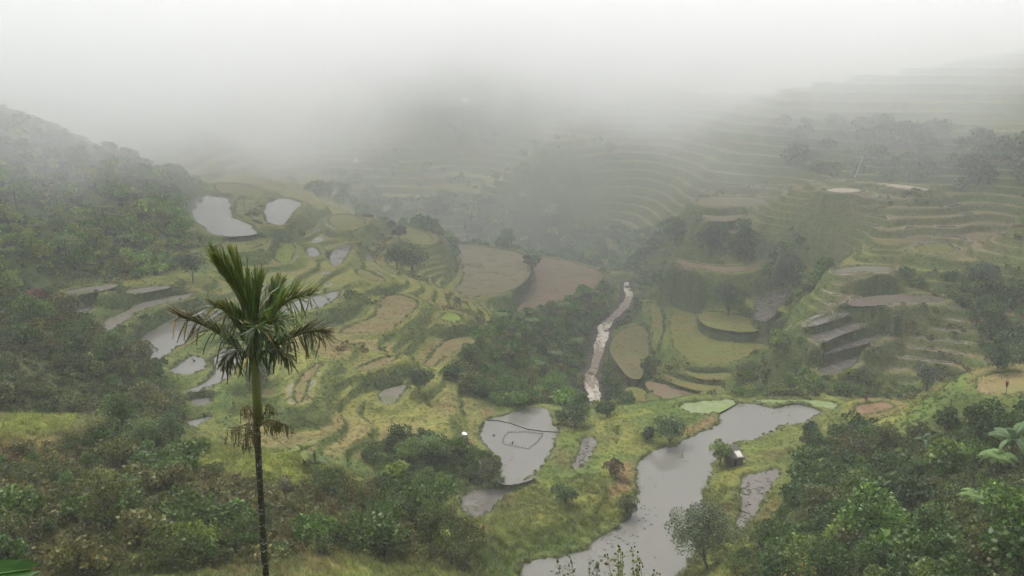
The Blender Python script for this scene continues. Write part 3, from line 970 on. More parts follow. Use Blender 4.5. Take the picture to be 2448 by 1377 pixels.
def twig_mesh(seed, H=2.6, R=1.3, nst=16, per=38, L=.12, wid=.35):
    """upright twiggy shrub with small leaves along thin stems"""
    rng = np.random.default_rng(seed)
    sp, pos, dr = [], [], []
    for i in range(nst):
        a, r = rng.uniform(0, 6.28), R * rng.uniform(.2, 1)
        h = H * rng.uniform(.6, 1.0)
        b = np.array((rng.normal() * .1, rng.normal() * .1, -.1))
        e = np.array((math.cos(a) * r, math.sin(a) * r, h))
        m_ = (b + e) / 2 + np.array((math.cos(a), math.sin(a), 0)) * r * .08
        sp.append(([b, m_, e], (.03, .02, .007)))
        t = rng.uniform(.25, 1.05, per)[:, None]
        q = (1 - t) ** 2 * b + 2 * t * (1 - t) * m_ + t * t * e
        pos.append(q + rng.normal(size=(per, 3)) * .13 * (.5 + t))
        dr.append(unit(rsph(rng, per) + np.array((0, 0, .15))))
    pos, dr = np.concatenate(pos), np.concatenate(dr)
    V, Fc = leaf_quads(rng, pos, dr, L * rng.uniform(.6, 1.4, len(pos)), wid)
    tv, tf = tubes(sp, 4)
    v, f, t, mi = join([(V, Fc, leaf_tints(rng, len(pos), .4, .18), 0), (tv, tf, None, 1)])
    return mesh_np('shrub', v, f, None, {'tint': t}, facemats=mi, mats=[M_LEAF, M_BARK])


def blades(rng, n, H, spread, w, nseg=3, droop=.5, base=.12):
    """arching grass blades as strips of quads"""
    az = rng.uniform(0, 2 * math.pi, n)
    h = H * rng.uniform(.55, 1.1, n)
    out = spread * rng.uniform(.3, 1.0, n)
    b = np.stack((rng.normal(0, base, n), rng.normal(0, base, n), np.full(n, -.04)), 1)
    dirv = np.stack((np.cos(az), np.sin(az), np.zeros(n)), 1)
    side = np.stack((-np.sin(az), np.cos(az), np.zeros(n)), 1)
    tw = rng.normal(0, .5, n)[:, None]
    side = unit(side + dirv * tw)
    V = []
    for s in range(nseg + 1):
        t = s / nseg
        zz = h * (t * (1 + droop * .9) - droop * .9 * t ** 2.4)
        p = b + dirv * (out * t ** 1.6)[:, None]
        p[:, 2] += zz
        ww = w * (1 - t ** 1.5) * .5 + .002
        V += [p - side * ww, p + side * ww]
    V = np.stack(V, 1)
    k = V.shape[1]
    Fc = []
    for s in range(nseg):
        o = np.arange(n) * k + 2 * s
        Fc.append(np.stack((o, o + 1, o + 3, o + 2), 1))
    return V.reshape(-1, 3), np.concatenate(Fc), k


def grass_mesh(seed, n=26, H=.55, spread=.28, w=.035, nseg=2, droop=.35, base=.10, sp=.25):
    rng = np.random.default_rng(seed)
    V, Fc, k = blades(rng, n, H, spread, w, nseg, droop, base)
    return mesh_np('grass_tuft', V, Fc, M_LEAF, {'tint': leaf_tints(rng, n, sp, .12, k)})


def weed_mesh(seed, n=110, R=.55, H=.6, L=.15):
    rng = np.random.default_rng(seed)
    V, Fc, T, _ = crown_cloud(rng, R, H, -.1, 6, n, L, .42, .1)
    return mesh_np('weed', V, Fc, M_LEAF, {'tint': T})


def tree_meshes(seed, H=6.0, R=2.6, trunk_h=2.0, nclump=18, nleaf=2600, L=.2, tr=.16, wid=.42, spread=.35, lean=.0, ratio=1.0):
    rng = np.random.default_rng(seed)
    CH = (H - trunk_h) * ratio
    V, Fc, T, cc = crown_cloud(rng, R, CH, H - CH, nclump, nleaf, L, wid, .3, spread=spread)
    sh = lean * (V[:, 2:3] / H)
    V = V + sh * np.array((1, .3, 0))
    cc = cc + lean * (cc[:, 2:3] / H) * np.array((1, .3, 0))
    crown = mesh_np('crown', V, Fc, M_LEAF, {'tint': T})
    top = np.array((lean * .7, lean * .2, H * .72))
    tp = [np.array((0, 0, -.5)), np.array((rng.normal() * .08, rng.normal() * .08, trunk_h * .5)), np.array((lean * .3, 0, trunk_h)), top]
    sp = [(tp, (tr * 1.25, tr, tr * .8, tr * .3))]
    for c in cc[:10]:
        t = rng.uniform(.55, .95)
        b = tp[2] * (1 - t) + tp[1] * t if rng.random() < .3 else tp[2] * (1 - t * .6) + top * t * .6
        sp.append(([b, (b + c) / 2 + rng.normal(size=3) * .15 + np.array((0, 0, .1)), c], (tr * .45, tr * .3, tr * .1)))
    tv, tf = tubes(sp, 6)
    trunk = mesh_np('trunk', tv, tf, M_BARK, {'tint': np.ones((len(tv), 3))}, smooth=True)
    return trunk, crown


def fern_meshes(seed, H=3.0, R=2.0, nf=14):
    """tree fern: a slim trunk with a wheel of arching feathery fronds"""
    rng = np.random.default_rng(seed)
    Vs, Fs, Ts, o = [], [], [], 0
    sp = []
    for i in range(nf):
        az = 2 * math.pi * (i + rng.uniform(-.3, .3)) / nf
        r = R * rng.uniform(.8, 1.1)
        up_ = rng.uniform(.35, .75)
        t = np.linspace(0, 1, 15)
        d = np.array((math.cos(az), math.sin(az), 0))
        s_ = np.array((-math.sin(az), math.cos(az), 0))
        c = d[None] * (r * t)[:, None]
        c[:, 2] = H + r * (up_ * t * 1.6 - (up_ + .45) * t ** 2)
        sp.append((list(c[::4]) + [c[-1]], .025))
        for k in range(1, 15):
            ln = r * .30 * math.sin(math.pi * min(1, .12 + .86 * t[k])) ** .8 + .05
            for q in (-1, 1):
                a = c[k]
                tip = a + s_ * q * ln + d * ln * .25 + np.array((0, 0, -ln * .18))
                w = d * r * .035
                Vs.append(np.array((a - w, a + w, tip + w * .3, tip - w * .3)))
                Fs.append(np.array((0, 1, 2, 3)) + o)
                o += 4
                b = math.exp(rng.normal(0, .2))
                Ts.append(np.tile((b, b, b * .9), (4, 1)))
    tv, tf = tubes(sp, 3)
    v, f, tt_, mi = join([(np.concatenate(Vs), np.array(Fs), np.concatenate(Ts), 0), (tv, tf, None, 0)])
    crown = mesh_np('crown', v, f, M_LEAF, {'tint': tt_})
    tv, tf = tubes([([(0, 0, -.4), (.05, 0, H * .5), (0, 0, H + .05)], (.14, .10, .09))], 6)
    trunk = mesh_np('trunk', tv, tf, M_BARK, {'tint': np.ones((len(tv), 3))}, smooth=True)
    return trunk, crown


# ------------------------------------------------------------------ scattering
RNG = np.random.default_rng(5)


def scatter(poly, spacing, rng=RNG, jit=.5):
    x0, y0 = poly.min(0)
    x1, y1 = poly.max(0)
    xs, ys = np.meshgrid(np.arange(x0, x1, spacing), np.arange(y0, y1, spacing))
    xs = xs.ravel() + rng.uniform(-jit, jit, xs.size) * spacing
    ys = ys.ravel() + rng.uniform(-jit, jit, ys.size) * spacing
    k = sdist(xs, ys, poly) < 0
    return xs[k], ys[k]


def screen(x, y, z):
    """picture position of a point, to tell how large it shows"""
    yy = y * CP - z * SP
    vv = y * SP + z * CP
    return CU + FPX * x / yy, CV - FPX * vv / yy, yy


def clear_of_fields(x, y, margin=.6):
    return (grid_at(best, x, y) > margin) & (grid_at(sdist_stream, x, y) > .5)


def points_object(name, xs, ys, zs, rot, scl, col, proto, label):
    """stuff: many small plants of one mass, as instances on points"""
    me_ = bpy.data.meshes.new(name)
    n = len(xs)
    me_.vertices.add(n)
    me_.vertices.foreach_set('co', np.stack((xs, ys, zs), 1).astype(np.float32).ravel())
    a = me_.attributes.new('rot', 'FLOAT_VECTOR', 'POINT')
    a.data.foreach_set('vector', np.asarray(rot, np.float32).ravel())
    a = me_.attributes.new('scl', 'FLOAT', 'POINT')
    a.data.foreach_set('value', np.asarray(scl, np.float32).ravel())
    a = me_.attributes.new('col', 'FLOAT_COLOR', 'POINT')
    c4 = np.ones((n, 4), np.float32)
    c4[:, :3] = col
    a.data.foreach_set('color', c4.ravel())
    me_.update()
    o = link(name, me_)
    src = bpy.data.objects.new(name + '_source', proto)
    ng = bpy.data.node_groups.new(name, 'GeometryNodeTree')
    ng.interface.new_socket('Geometry', in_out='INPUT', socket_type='NodeSocketGeometry')
    ng.interface.new_socket('Geometry', in_out='OUTPUT', socket_type='NodeSocketGeometry')
    N, L_ = ng.nodes, ng.links
    gi, go = N.new('NodeGroupInput'), N.new('NodeGroupOutput')
    ip = N.new('GeometryNodeInstanceOnPoints')
    oi = N.new('GeometryNodeObjectInfo')
    oi.inputs['Object'].default_value = src
    oi.inputs['As Instance'].default_value = True
    ra = N.new('GeometryNodeInputNamedAttribute')
    ra.data_type = 'FLOAT_VECTOR'
    ra.inputs['Name'].default_value = 'rot'
    sa = N.new('GeometryNodeInputNamedAttribute')
    sa.data_type = 'FLOAT'
    sa.inputs['Name'].default_value = 'scl'
    e2r = N.new('FunctionNodeEulerToRotation')
    L_.new(gi.outputs[0], ip.inputs['Points'])
    L_.new(oi.outputs['Geometry'], ip.inputs['Instance'])
    L_.new(ra.outputs['Attribute'], e2r.inputs[0])
    L_.new(e2r.outputs[0], ip.inputs['Rotation'])
    L_.new(sa.outputs['Attribute'], ip.inputs['Scale'])
    L_.new(ip.outputs[0], go.inputs[0])
    md = o.modifiers.new('plants', 'NODES')
    md.node_group = ng
    return tag(o, label, kind='stuff')


def rots(n, tilt=.12, rng=RNG):
    return np.stack((rng.normal(0, tilt, n), rng.normal(0, tilt, n), rng.uniform(0, 6.283, n)), 1)


# prototypes
BUSH = [bush_mesh(20 + i, R=1.5 + .15 * (i % 3), H=2.1 + .25 * (i % 4), nclump=10 + 2 * i, nleaf=1250, L=(.21, .25, .18, .23, .30, .20)[i], droop=(.2, .5, .1, .35, .3, 0)[i]) for i in range(6)]
TWIG = [twig_mesh(40 + i) for i in range(3)]
CANE = []
for i in range(2):
    rng = np.random.default_rng(60 + i)
    V, Fc, k = blades(rng, 46, 2.3, 1.25, .07, 4, .75, .22)
    CANE.append(mesh_np('grass_clump', V, Fc, M_LEAF, {'tint': leaf_tints(rng, 46, .28, .15, k)}))
GRASS = [grass_mesh(80, 34, .34, .42, .045, base=.24), grass_mesh(81, 30, .46, .5, .05, base=.26)]
WEED = [weed_mesh(90), weed_mesh(91, 90, .6, .45, .19)]
FARB = [bush_mesh(100 + i, R=1.8, H=2.6, nclump=11, nleaf=420, L=.42, nstem=2) for i in range(3)]
TREES = [tree_meshes(120, 5.6, 2.9, .7, 24, 2600, .25), tree_meshes(121, 4.6, 2.6, .5, 18, 2200, .23), tree_meshes(122, 6.6, 2.4, 1.0, 24, 2600, .22, lean=.5)]
FERN = [fern_meshes(140), fern_meshes(141, 2.2, 1.7, 12)]


def put(name, me_, x, y, z, scl, col, label, cat, group, rz=None, tilt=.06):
    o = link(name, me_, loc=(x, y, z), rot=(RNG.normal(0, tilt), RNG.normal(0, tilt), RNG.uniform(0, 6.283) if rz is None else rz), scl=scl)
    o['col'] = [float(c) for c in col]
    return tag(o, label, cat, group)


def put_tree(name, meshes, x, y, z, scl, col, label, cat, group=None, rz=None):
    e = link(name, None, loc=(x, y, z), rot=(0, 0, RNG.uniform(0, 6.283) if rz is None else rz), scl=scl)
    link('trunk', meshes[0], e)
    c = link('crown', meshes[1], e)
    c['col'] = [float(q) for q in col]
    return tag(e, label, cat, group)


PAL = {  # leaf colours found in each thicket
    'left_hill': [(.080, .118, .044), (.10, .14, .052), (.066, .10, .042), (.115, .14, .056), (.11, .11, .055)],
    'left_mid': [(.044, .066, .024), (.036, .056, .022), (.058, .086, .028), (.062, .072, .028), (.070, .064, .032)],
    'near_left': [(.050, .062, .022), (.040, .060, .019), (.048, .080, .022), (.062, .064, .024), (.090, .108, .028), (.045, .068, .020), (.068, .060, .025)],
    'centre': [(.040, .065, .020), (.050, .080, .024), (.070, .100, .030)],
    'gully_left': [(.050, .085, .030), (.040, .066, .026), (.065, .100, .034), (.085, .080, .040)],
    'gully_right': [(.045, .070, .028), (.036, .058, .026)],
    'right_mid': [(.050, .075, .028), (.070, .090, .032), (.045, .06, .026), (.085, .085, .035)],
    'right_near': [(.034, .058, .021), (.042, .072, .024), (.050, .082, .026), (.030, .050, .020), (.068, .090, .028), (.056, .055, .028)],
    'gorge': [(.046, .076, .032), (.055, .088, .034), (.065, .10, .038)],
    'right_wood_a': [(.036, .055, .027), (.042, .065, .03)],
    'right_wood_b': [(.040, .060, .028), (.050, .07, .032)],
    'right_wood_c': [(.04, .06, .028)],
    'far_wood': [(.045, .06, .032), (.055, .07, .035)],
    'far_wood_b': [(.042, .06, .032), (.055, .075, .035)],
    'far_wood_c': [(.05, .075, .032), (.065, .09, .036)],
}
LEAF_GAIN = np.array((1.85, 2.05, 1.05))
SHRUB_LABEL = {
    'left_hill': ('on the misty hillside', 'bushes on the misty hillside', [('the bright pond', 455, 520), ('the hill crest', 220, 370), ('the picture edge', 10, 470), ('the dark rounded tree', 440, 640), ('the tree ferns', 150, 545), ('the pale strip', 200, 665)]),
    'left_mid': ('in the dark western thicket', 'bushes of the dark thicket', [('the reddish bush', 100, 740), ('the small ponds', 390, 900), ('the bright bench', 130, 985), ('the picture edge', 10, 860), ('the muddy strip', 260, 800), ('the lowest pond', 420, 1010)]),
    'near_left': ('on the slope below the palm', 'bushes on the slope below the palm', [('the palm trunk', 635, 1270), ('the banana leaf', 60, 1340), ('the slender tree', 690, 1220), ('the bright bench', 100, 1080), ('the cane clumps', 800, 1230), ('the lower edge', 420, 1360), ('the lower edge', 880, 1360), ('the shallow paddy', 1090, 1260), ('the fresh bush', 340, 1130), ('the picture edge', 10, 1200)]),
    'centre': ('on the shallow paddy bank', 'bushes above the shallow paddy', [('the bare path', 950, 1060), ('the fan pond', 1180, 1110), ('the bench end', 870, 1110), ('the white tarpaulin', 1090, 1070)]),
    'gully_left': ('west of the stream', 'bushes west of the stream', [('the brown field', 1330, 740), ('the stream mouth', 1390, 950), ('the fan pond', 1230, 970), ('the ochre field', 1130, 850), ('the rapids', 1400, 800)]),
    'gully_right': ('on the stream bank', 'bushes between stream and oval field', [('the rapids', 1480, 760), ('the stream mouth', 1460, 950), ('the oval field', 1470, 860)]),
    'right_mid': ('behind the large pond', 'bushes behind the large pond', [('the curved field', 1780, 890), ('the pointed pond', 1950, 900), ('the pond bund', 1850, 945), ('the bare soil', 2080, 930), ('the crest tree', 2190, 900)]),
    'right_near': ('on the steep thicket', 'bushes of the steep thicket facing the hut', [('the clod paddy', 1820, 1210), ('the banana plant', 2415, 1080), ('the bare soil', 2090, 1000), ('the tree ferns', 2380, 1200), ('the spreading tree', 1700, 1350), ('the yellow shrub', 1905, 1330), ('the hidden banana', 2205, 1060), ('the lower corner', 2430, 1360), ('the pond corner', 1940, 1040), ('the lower edge', 2150, 1350), ('the crest tree', 2230, 960), ('the hut bank', 1890, 1130)]),
    'gorge': ('in the gorge', 'bushes in the gorge', [('the pale brown field', 1150, 570), ('the reddish field', 1400, 610), ('the upper spur', 880, 500), ('the stream head', 1510, 660), ('the far terraces', 1250, 520)]),
    'right_wood_a': ('under the arched fields', 'bushes of the grove under the arched fields', [('the brown arc', 1700, 615), ('the slope edge', 1950, 570), ('the gorge end', 1610, 580)]),
    'right_wood_b': ('beside the ploughed steps', 'bushes beside the ploughed steps', [('the dark strip', 2200, 680), ('the picture edge', 2440, 760), ('the lowest step', 2370, 850)]),
    'right_wood_c': ('above the brown pond', 'bushes above the dull brown pond', [('the grey strip', 1970, 650), ('the lone tree', 1860, 680)]),
}


def beside(zn, x, y):
    """the landmark a plant stands nearest to"""
    bd_, bn_ = 1e9, ''
    for nm, u, v in SHRUB_LABEL[zn][2]:
        g = LANDM.setdefault((u, v), ground(u, v, ZT))
        d_ = math.hypot(g[0] - x, g[1] - y)
        if d_ < bd_:
            bd_, bn_ = d_, nm
    return ' near ' + bn_


LANDM = {}
# candidates: x, y, zone, size, kind
cand = []
for zn, spc, smin, smax, trees in (('right_near', 2.1, .45, 1.45, .10), ('near_left', 2.0, .35, 1.25, .05), ('left_mid', 2.3, .6, 1.3, .12), ('centre', 2.0, .5, 1.0, .12), ('gully_left', 2.8, .6, 1.4, .08), ('gully_right', 2.4, .4, .9, .05),
                                   ('right_mid', 2.2, .4, .8, .03), ('left_hill', 3.0, .6, 1.5, .10), ('gorge', 4.4, .9, 1.8, .16), ('right_wood_a', 3.8, .9, 1.7, .15), ('right_wood_b', 3.6, .8, 1.6, .15), ('right_wood_c', 3.4, .8, 1.4, .12),
                                   ('far_wood', 6.0, 1.2, 2.4, .0), ('far_wood_b', 8.0, 1.2, 2.2, .0), ('far_wood_c', 10.0, .8, 1.6, .0)):
    xs, ys = scatter(ZONES[zn], spc)
    dens = fbm(xs / 9 + 50, ys / 9, 3)
    keep = clear_of_fields(xs, ys, 1.2) & (dens > (.40 if zn == 'near_left' else .44 if zn == 'left_hill' else .36))
    xs, ys = xs[keep], ys[keep]
    sz = (smin * .8 + (smax * 1.25 - smin * .8) * RNG.random(len(xs)) ** 1.7) * (.65 + .7 * dens[keep])
    tr = RNG.random(len(xs)) < trees
    zs = land(xs, ys)
    u, v, dd = screen(xs, ys, zs)
    vis = (u > -60) & (u < 2508) & (v < 1440) & (v > 40)
    for i in range(len(xs)):
        cand.append((xs[i], ys[i], zs[i], zn, sz[i], bool(tr[i]), bool(vis[i]), sz[i] / dd[i]))
cand.sort(key=lambda c: -c[7])
n_sh = n_tr = 0
rest = []
TREE_LABEL = {zn: (q[0], q[1].replace('bushes', 'small trees')) for zn, q in SHRUB_LABEL.items()}
for x, y, z, zn, s, tr, vis, ap in cand:
    base_c = np.array(PAL[zn][RNG.integers(len(PAL[zn]))])
    tone = ('rusty brown' if base_c[0] > base_c[1] * 1.15 else 'olive brown' if base_c[0] > base_c[1] * .92 else 'yellow green' if base_c[1] > .088 else 'mid green' if base_c[1] > .068 else 'dark green')
    size = 'very large' if s > 1.5 else 'large' if s > 1.15 else 'tiny' if s < .55 else 'small' if s < .8 else 'middling'
    base_c = base_c * RNG.uniform(.75, 1.2) * LEAF_GAIN * (.80 if zn in ('near_left', 'right_near', 'left_mid', 'centre') else 1.0)
    if vis and tr and n_tr < 170 and zn in TREE_LABEL:
        put_tree('tree', TREES[RNG.integers(3)], x, y, z - .1, s * (.62 if zn in ('near_left', 'centre') else .8), base_c, size + ' ' + tone + ' tree ' + TREE_LABEL[zn][0] + beside(zn, x, y), 'tree', TREE_LABEL[zn][1])
        n_tr += 1
    elif vis and n_sh < 300 and zn in SHRUB_LABEL:
        if zn == 'near_left' and RNG.random() < .3:
            me_ = TWIG[RNG.integers(3)]
        else:
            me_ = BUSH[RNG.integers(6)]
        put('shrub', me_, x, y, z - .1, s, base_c, size + ' ' + tone + (' twiggy bush ' if me_ in TWIG else ' leafy bush ') + SHRUB_LABEL[zn][0] + beside(zn, x, y), 'bush', SHRUB_LABEL[zn][1])
        n_sh += 1
    else:
        rest.append((x, y, z, s, *base_c, y))
rest = np.array(rest)
for q, (proto, sel) in enumerate([(FARB[i], (np.arange(len(rest)) % 3 == i)) for i in range(3)]):
    r = rest[sel & (rest[:, 1] > 150)]
    points_object('thicket', r[:, 0], r[:, 1], r[:, 2] - .15, rots(len(r)), r[:, 3] * .95, r[:, 4:7], proto, 'mass of bushes covering the farther slopes')
for i in range(3):
    r = rest[(rest[:, 1] <= 150)]
    r = r[np.arange(len(r)) % 3 == i]
    if len(r):
        points_object('thicket', r[:, 0], r[:, 1], r[:, 2] - .1, rots(len(r)), r[:, 3] * .9, r[:, 4:7], BUSH[i + 1], 'mass of bushes filling the nearer slopes')

# ------------------------------------------------------------------ ground cover: grass and weeds over all open land
def fan_points(r0, r1, spacing, rng=RNG):
    th0 = math.radians(36)
    n = int(th0 * (r1 * r1 - r0 * r0) / spacing ** 2)
    r = np.sqrt(rng.uniform(r0 * r0, r1 * r1, n))
    t = rng.uniform(-th0, th0, n)
    return r * np.sin(t), r * np.cos(t)


def cover(name, r0, r1, spacing, protos, smin, smax, label, bright=1.1, mask=None, margin=.15):
    x, y = fan_points(r0, r1, spacing)
    k = clear_of_fields(x, y, margin) & (grid_at(wet, x, y) < .3)
    if mask is not None:
        k &= mask(x, y)
    x, y = x[k], y[k]
    c = grid_at(cov, x, y) * bright * np.exp(RNG.normal(0, .18, (len(x), 1))) * (1 + RNG.normal(0, .06, (len(x), 3)))
    z = land(x, y)
    for i, p in enumerate(protos):
        s_ = np.arange(len(x)) % len(protos) == i
        points_object(name, x[s_], y[s_], z[s_] - .03, rots(s_.sum()), RNG.uniform(smin, smax, s_.sum()), np.clip(c[s_], .01, .4), p, label)


wood = np.zeros(ZB.shape, bool)
for zn in ('left_hill', 'left_mid', 'near_left', 'centre', 'gully_left', 'gully_right', 'right_mid', 'right_near', 'gorge', 'right_wood_a', 'right_wood_b', 'right_wood_c'):
    m_, d_ = sd_box(ZONES[zn], 1)
    wood[m_] |= d_ < 0
in_wood = lambda x, y: grid_at(wood, x, y)
cover('undergrowth', 42, 150, .85, WEED, .7, 1.7, 'low leafy weeds under the thickets', 1.15, in_wood, .6)
cover('grass', 44, 120, .6, GRASS, .7, 1.35, 'short wild grass on the nearer banks', 1.2)
cover('grass', 120, 215, .85, GRASS, .4, .85, 'short wild grass on the terraces', 1.2)
steep = slope > .55
walls = (slope > .75) & (best < 2.0) & (sdist_stream > .5)
cover('undergrowth', 95, 300, 1.0, WEED, .35, .75, 'weeds hanging on the terrace walls', 1.35, lambda x, y: grid_at(steep, x, y) & ~in_wood(x, y), .3)
cover('undergrowth', 150, 330, 2.3, WEED, 1.2, 2.6, 'scrubby growth on the far terraces', 1.1, lambda x, y: (fbm(x / 14, y / 14, 3) > .66) | in_wood(x, y), .9)
cover('undergrowth', 95, 300, .7, WEED, .35, .8, 'weeds rooted in the terrace walls', 1.5, lambda x, y: grid_at(walls, x, y), -9)
# fringe of grass along the bunds
fx, fy = [], []
for f in FIELDS:
    P_ = f['poly']
    if P_[:, 1].min() > 340:
        continue
    Q_ = np.roll(P_, -1, 0)
    ln = np.linalg.norm(Q_ - P_, axis=1)
    for a_, b_, l_ in zip(P_, Q_, ln):
        n_ = max(1, int(l_ / .33))
        t_ = RNG.random((n_, 1))
        q_ = a_ * (1 - t_) + b_ * t_
        q_ = q_ + RNG.normal(0, .28, (n_, 2))
        fx += list(q_[:, 0])
        fy += list(q_[:, 1])
fx, fy = np.array(fx), np.array(fy)
fz = land(fx, fy)
k = (grid_at(inside, fx, fy) < 0) | (RNG.random(len(fx)) < .25)
fx, fy, fz = fx[k], fy[k], fz[k]
gcol = np.array((.105, .125, .036)) * np.exp(RNG.normal(0, .25, (len(fx), 1))) * np.stack((1 + RNG.normal(0, .15, len(fx)), np.ones(len(fx)), np.ones(len(fx))), 1)
for i in range(2):
    s_ = np.arange(len(fx)) % 2 == i
    points_object('grass', fx[s_], fy[s_], fz[s_] - .03, rots(s_.sum(), .2), RNG.uniform(.4, 1.05, s_.sum()), gcol[s_], GRASS[i], 'fringe of grass along the paddy bunds')

# stubble and young rice on the dry fields
STUB = [grass_mesh(84, 16, .30, .22, .05, base=.3, sp=.35)]
sx, sy, sc = [], [], []
FCOL = {'lime': (.165, .165, .040), 'limebright': (.17, .20, .036), 'olive': (.145, .135, .050), 'tan': (.20, .155, .068), 'brown': (.15, .125, .065), 'brownpale': (.155, .14, .07), 'mud': (.12, .12, .06), 'plough': (.10, .085, .06), 'soil': (.17, .12, .06)}
for f in FIELDS:
    if f['kind'] in FCOL and f['poly'][:, 1].min() < 270:
        x, y = scatter(f['poly'], .8 if f['kind'] != 'mud' else 1.8)
        keep = fbm(x / 3.5, y / 3.5, 3) > (.42 if f['kind'] in ('lime', 'limebright', 'olive', 'tan') else .56)
        sx += list(x[keep])
        sy += list(y[keep])
        sc += [(*FCOL[f['kind']], f['z'])] * int(keep.sum())
sx, sy, sc = np.array(sx), np.array(sy), np.array(sc)
points_object('rice_stubble', sx, sy, sc[:, 3] - .02, rots(len(sx), .1), RNG.uniform(.5, 1.1, len(sx)), sc[:, :3] * np.exp(RNG.normal(0, .22, (len(sx), 1))), STUB[0], 'stubble and regrowth on the drained rice fields')

# ------------------------------------------------------------------ single trees and bushes that stand out
def foot(u, v):
    g = ground(u, v, ZT)
    return g


def px_m(p, px):                               # metres that px picture pixels span at a point
    return px * (p[1] * CP - p[2] * SP) / FPX


SINGLE = [  # u, v of the foot, height and width in picture pixels, colour, kind of mesh, label
    (1741, 757, 84, 92, (.042, .060, .034), 'tree', 'lone dark broad tree on the upper yellow green field'),
    (1552, 893, 44, 50, (.060, .085, .026), 'ball', 'small round tree on the wall of the oval field'),
    (1722, 1112, 72, 62, (.095, .135, .034), 'ball', 'rounded leafy tree beside the hut at the pond edge'),
    (1688, 1368, 185, 185, (.062, .080, .040), 'open', 'spreading grey green tree standing before the large pond'),
    (1003, 945, 68, 74, (.040, .058, .026), 'tree', 'dark tree next to the pale grey dry paddy'),
    (955, 582, 44, 36, (.045, .060, .030), 'tree', 'small dark tree at the corner of the gorge field'),
    (935, 556, 30, 22, (.045, .060, .032), 'tree', 'tiny tree next to the small dark tree at the gorge'),
    (686, 1238, 112, 50, (.070, .062, .045), 'stem', 'slender tree with a grey tuft crown on the grassy bench'),
    (1030, 1120, 90, 76, (.080, .120, .034), 'tree', 'bright leafy tree above the shallow paddy'),
    (462, 676, 74, 82, (.045, .066, .034), 'tree', 'dark rounded tree at the foot of the misty hill'),
    (345, 1068, 80, 90, (.075, .110, .032), 'ball', 'fresh green rounded bush beside the grassy bench'),
    (415, 1075, 105, 90, (.045, .068, .026), 'ball', 'dark green rounded tree behind the fresh green bush'),
    (2216, 935, 68, 78, (.034, .052, .028), 'tree', 'dark dense tree on the crest by the bare soil'),
    (2386, 884, 58, 84, (.036, .054, .028), 'ball', 'dark wide bush on the crest above the yellow grass field'),
    (1602, 1062, 76, 90, (.042, .068, .026), 'ball', 'dark green bush on the bank above the large pond'),
    (1548, 1056, 40, 34, (.042, .062, .026), 'ball', 'small dark bush on the grass strip of the bank'),
    (1374, 1022, 62, 76, (.046, .075, .028), 'ball', 'dark bush at the pond corner under the stream'),
    (1450, 998, 42, 48, (.046, .070, .030), 'ball', 'bush in front of the foaming stream mouth'),
    (1342, 1012, 34, 34, (.075, .105, .034), 'ball', 'light green bush at the inner edge of the fan shaped pond'),
    (1270, 655, 50, 40, (.055, .078, .036), 'ball', 'bush between the two brown fields'),
    (1938, 1046, 42, 44, (.036, .058, .024), 'ball', 'dark bush at the far corner of the large pond'),
    (1700, 612, 70, 90, (.040, .058, .032), 'ball', 'dark tree mass under the arched fields'),
    (2340, 690, 64, 90, (.042, .06, .034), 'ball', 'dark tree above the ploughed steps'),
    (1880, 672, 60, 70, (.044, .06, .034), 'ball', 'dark tree above the dull brown pond'),
    (1350, 1210, 60, 64, (.045, .07, .026), 'ball', 'dark bush on the bank between the shallow paddy and large pond'),
    (1170, 1160, 70, 70, (.060, .066, .028), 'ball', 'brownish bush overhanging the fan shaped pond'),
    (1470, 1140, 46, 50, (.09, .062, .036), 'ball', 'rusty bush on the brown bank of the large pond'),
    (1500, 1235, 50, 60, (.070, .075, .028), 'ball', 'olive bush on the point of the large pond'),
    (100, 745, 60, 80, (.12, .062, .045), 'ball', 'reddish bush at the top of the dark thicket'),
    (215, 1055, 60, 90, (.12, .125, .045), 'ball', 'straw coloured bush behind the bright bench'),
    (620, 925, 66, 80, (.045, .07, .028), 'ball', 'dark bush hugging the terraces behind the palm trunk'),
    (985, 655, 70, 90, (.06, .085, .034), 'ball', 'bushy hollow in the middle spur'),
    (950, 645, 60, 60, (.055, .08, .034), 'ball', 'green bush under the gorge field'),
]
SEED = 300
for u, v, hp, wp, colr, kind, lab in SINGLE:
    p = foot(u, v)
    H, Wd = px_m(p, hp), px_m(p, wp)
    SEED += 1
    far = p[1] > 150
    LL = max(.13, min(.45, p[1] * .0016))
    nl = int(np.clip(34 * (H * Wd) / (LL * LL), 500, 6000) * .5) + 400
    if kind == 'open':
        nl = 13000
    if kind == 'ball':
        ms = tree_meshes(SEED, H, Wd * .5, H * .12, 16, nl, LL, .09 * H / 3)
    elif kind == 'open':
        ms = tree_meshes(SEED, H, Wd * .5, H * .18, 40, 9000, .24, .16, .32, .4, lean=-1.2)
    elif kind == 'stem':
        ms = tree_meshes(SEED, H, Wd * .5, H * .62, 9, 520, .13, .035, .3)
    else:
        ms = tree_meshes(SEED, H, Wd * .5, H * .25, 18, nl, LL, .05 * H / 2)
    nm = 'bush' if 'bush' in lab else 'tree'
    put_tree(nm, ms, p[0], p[1], p[2] - .1, 1.0, np.array(colr) * 1.65, lab, 'bush' if nm == 'bush' else 'tree', rz=0.0)

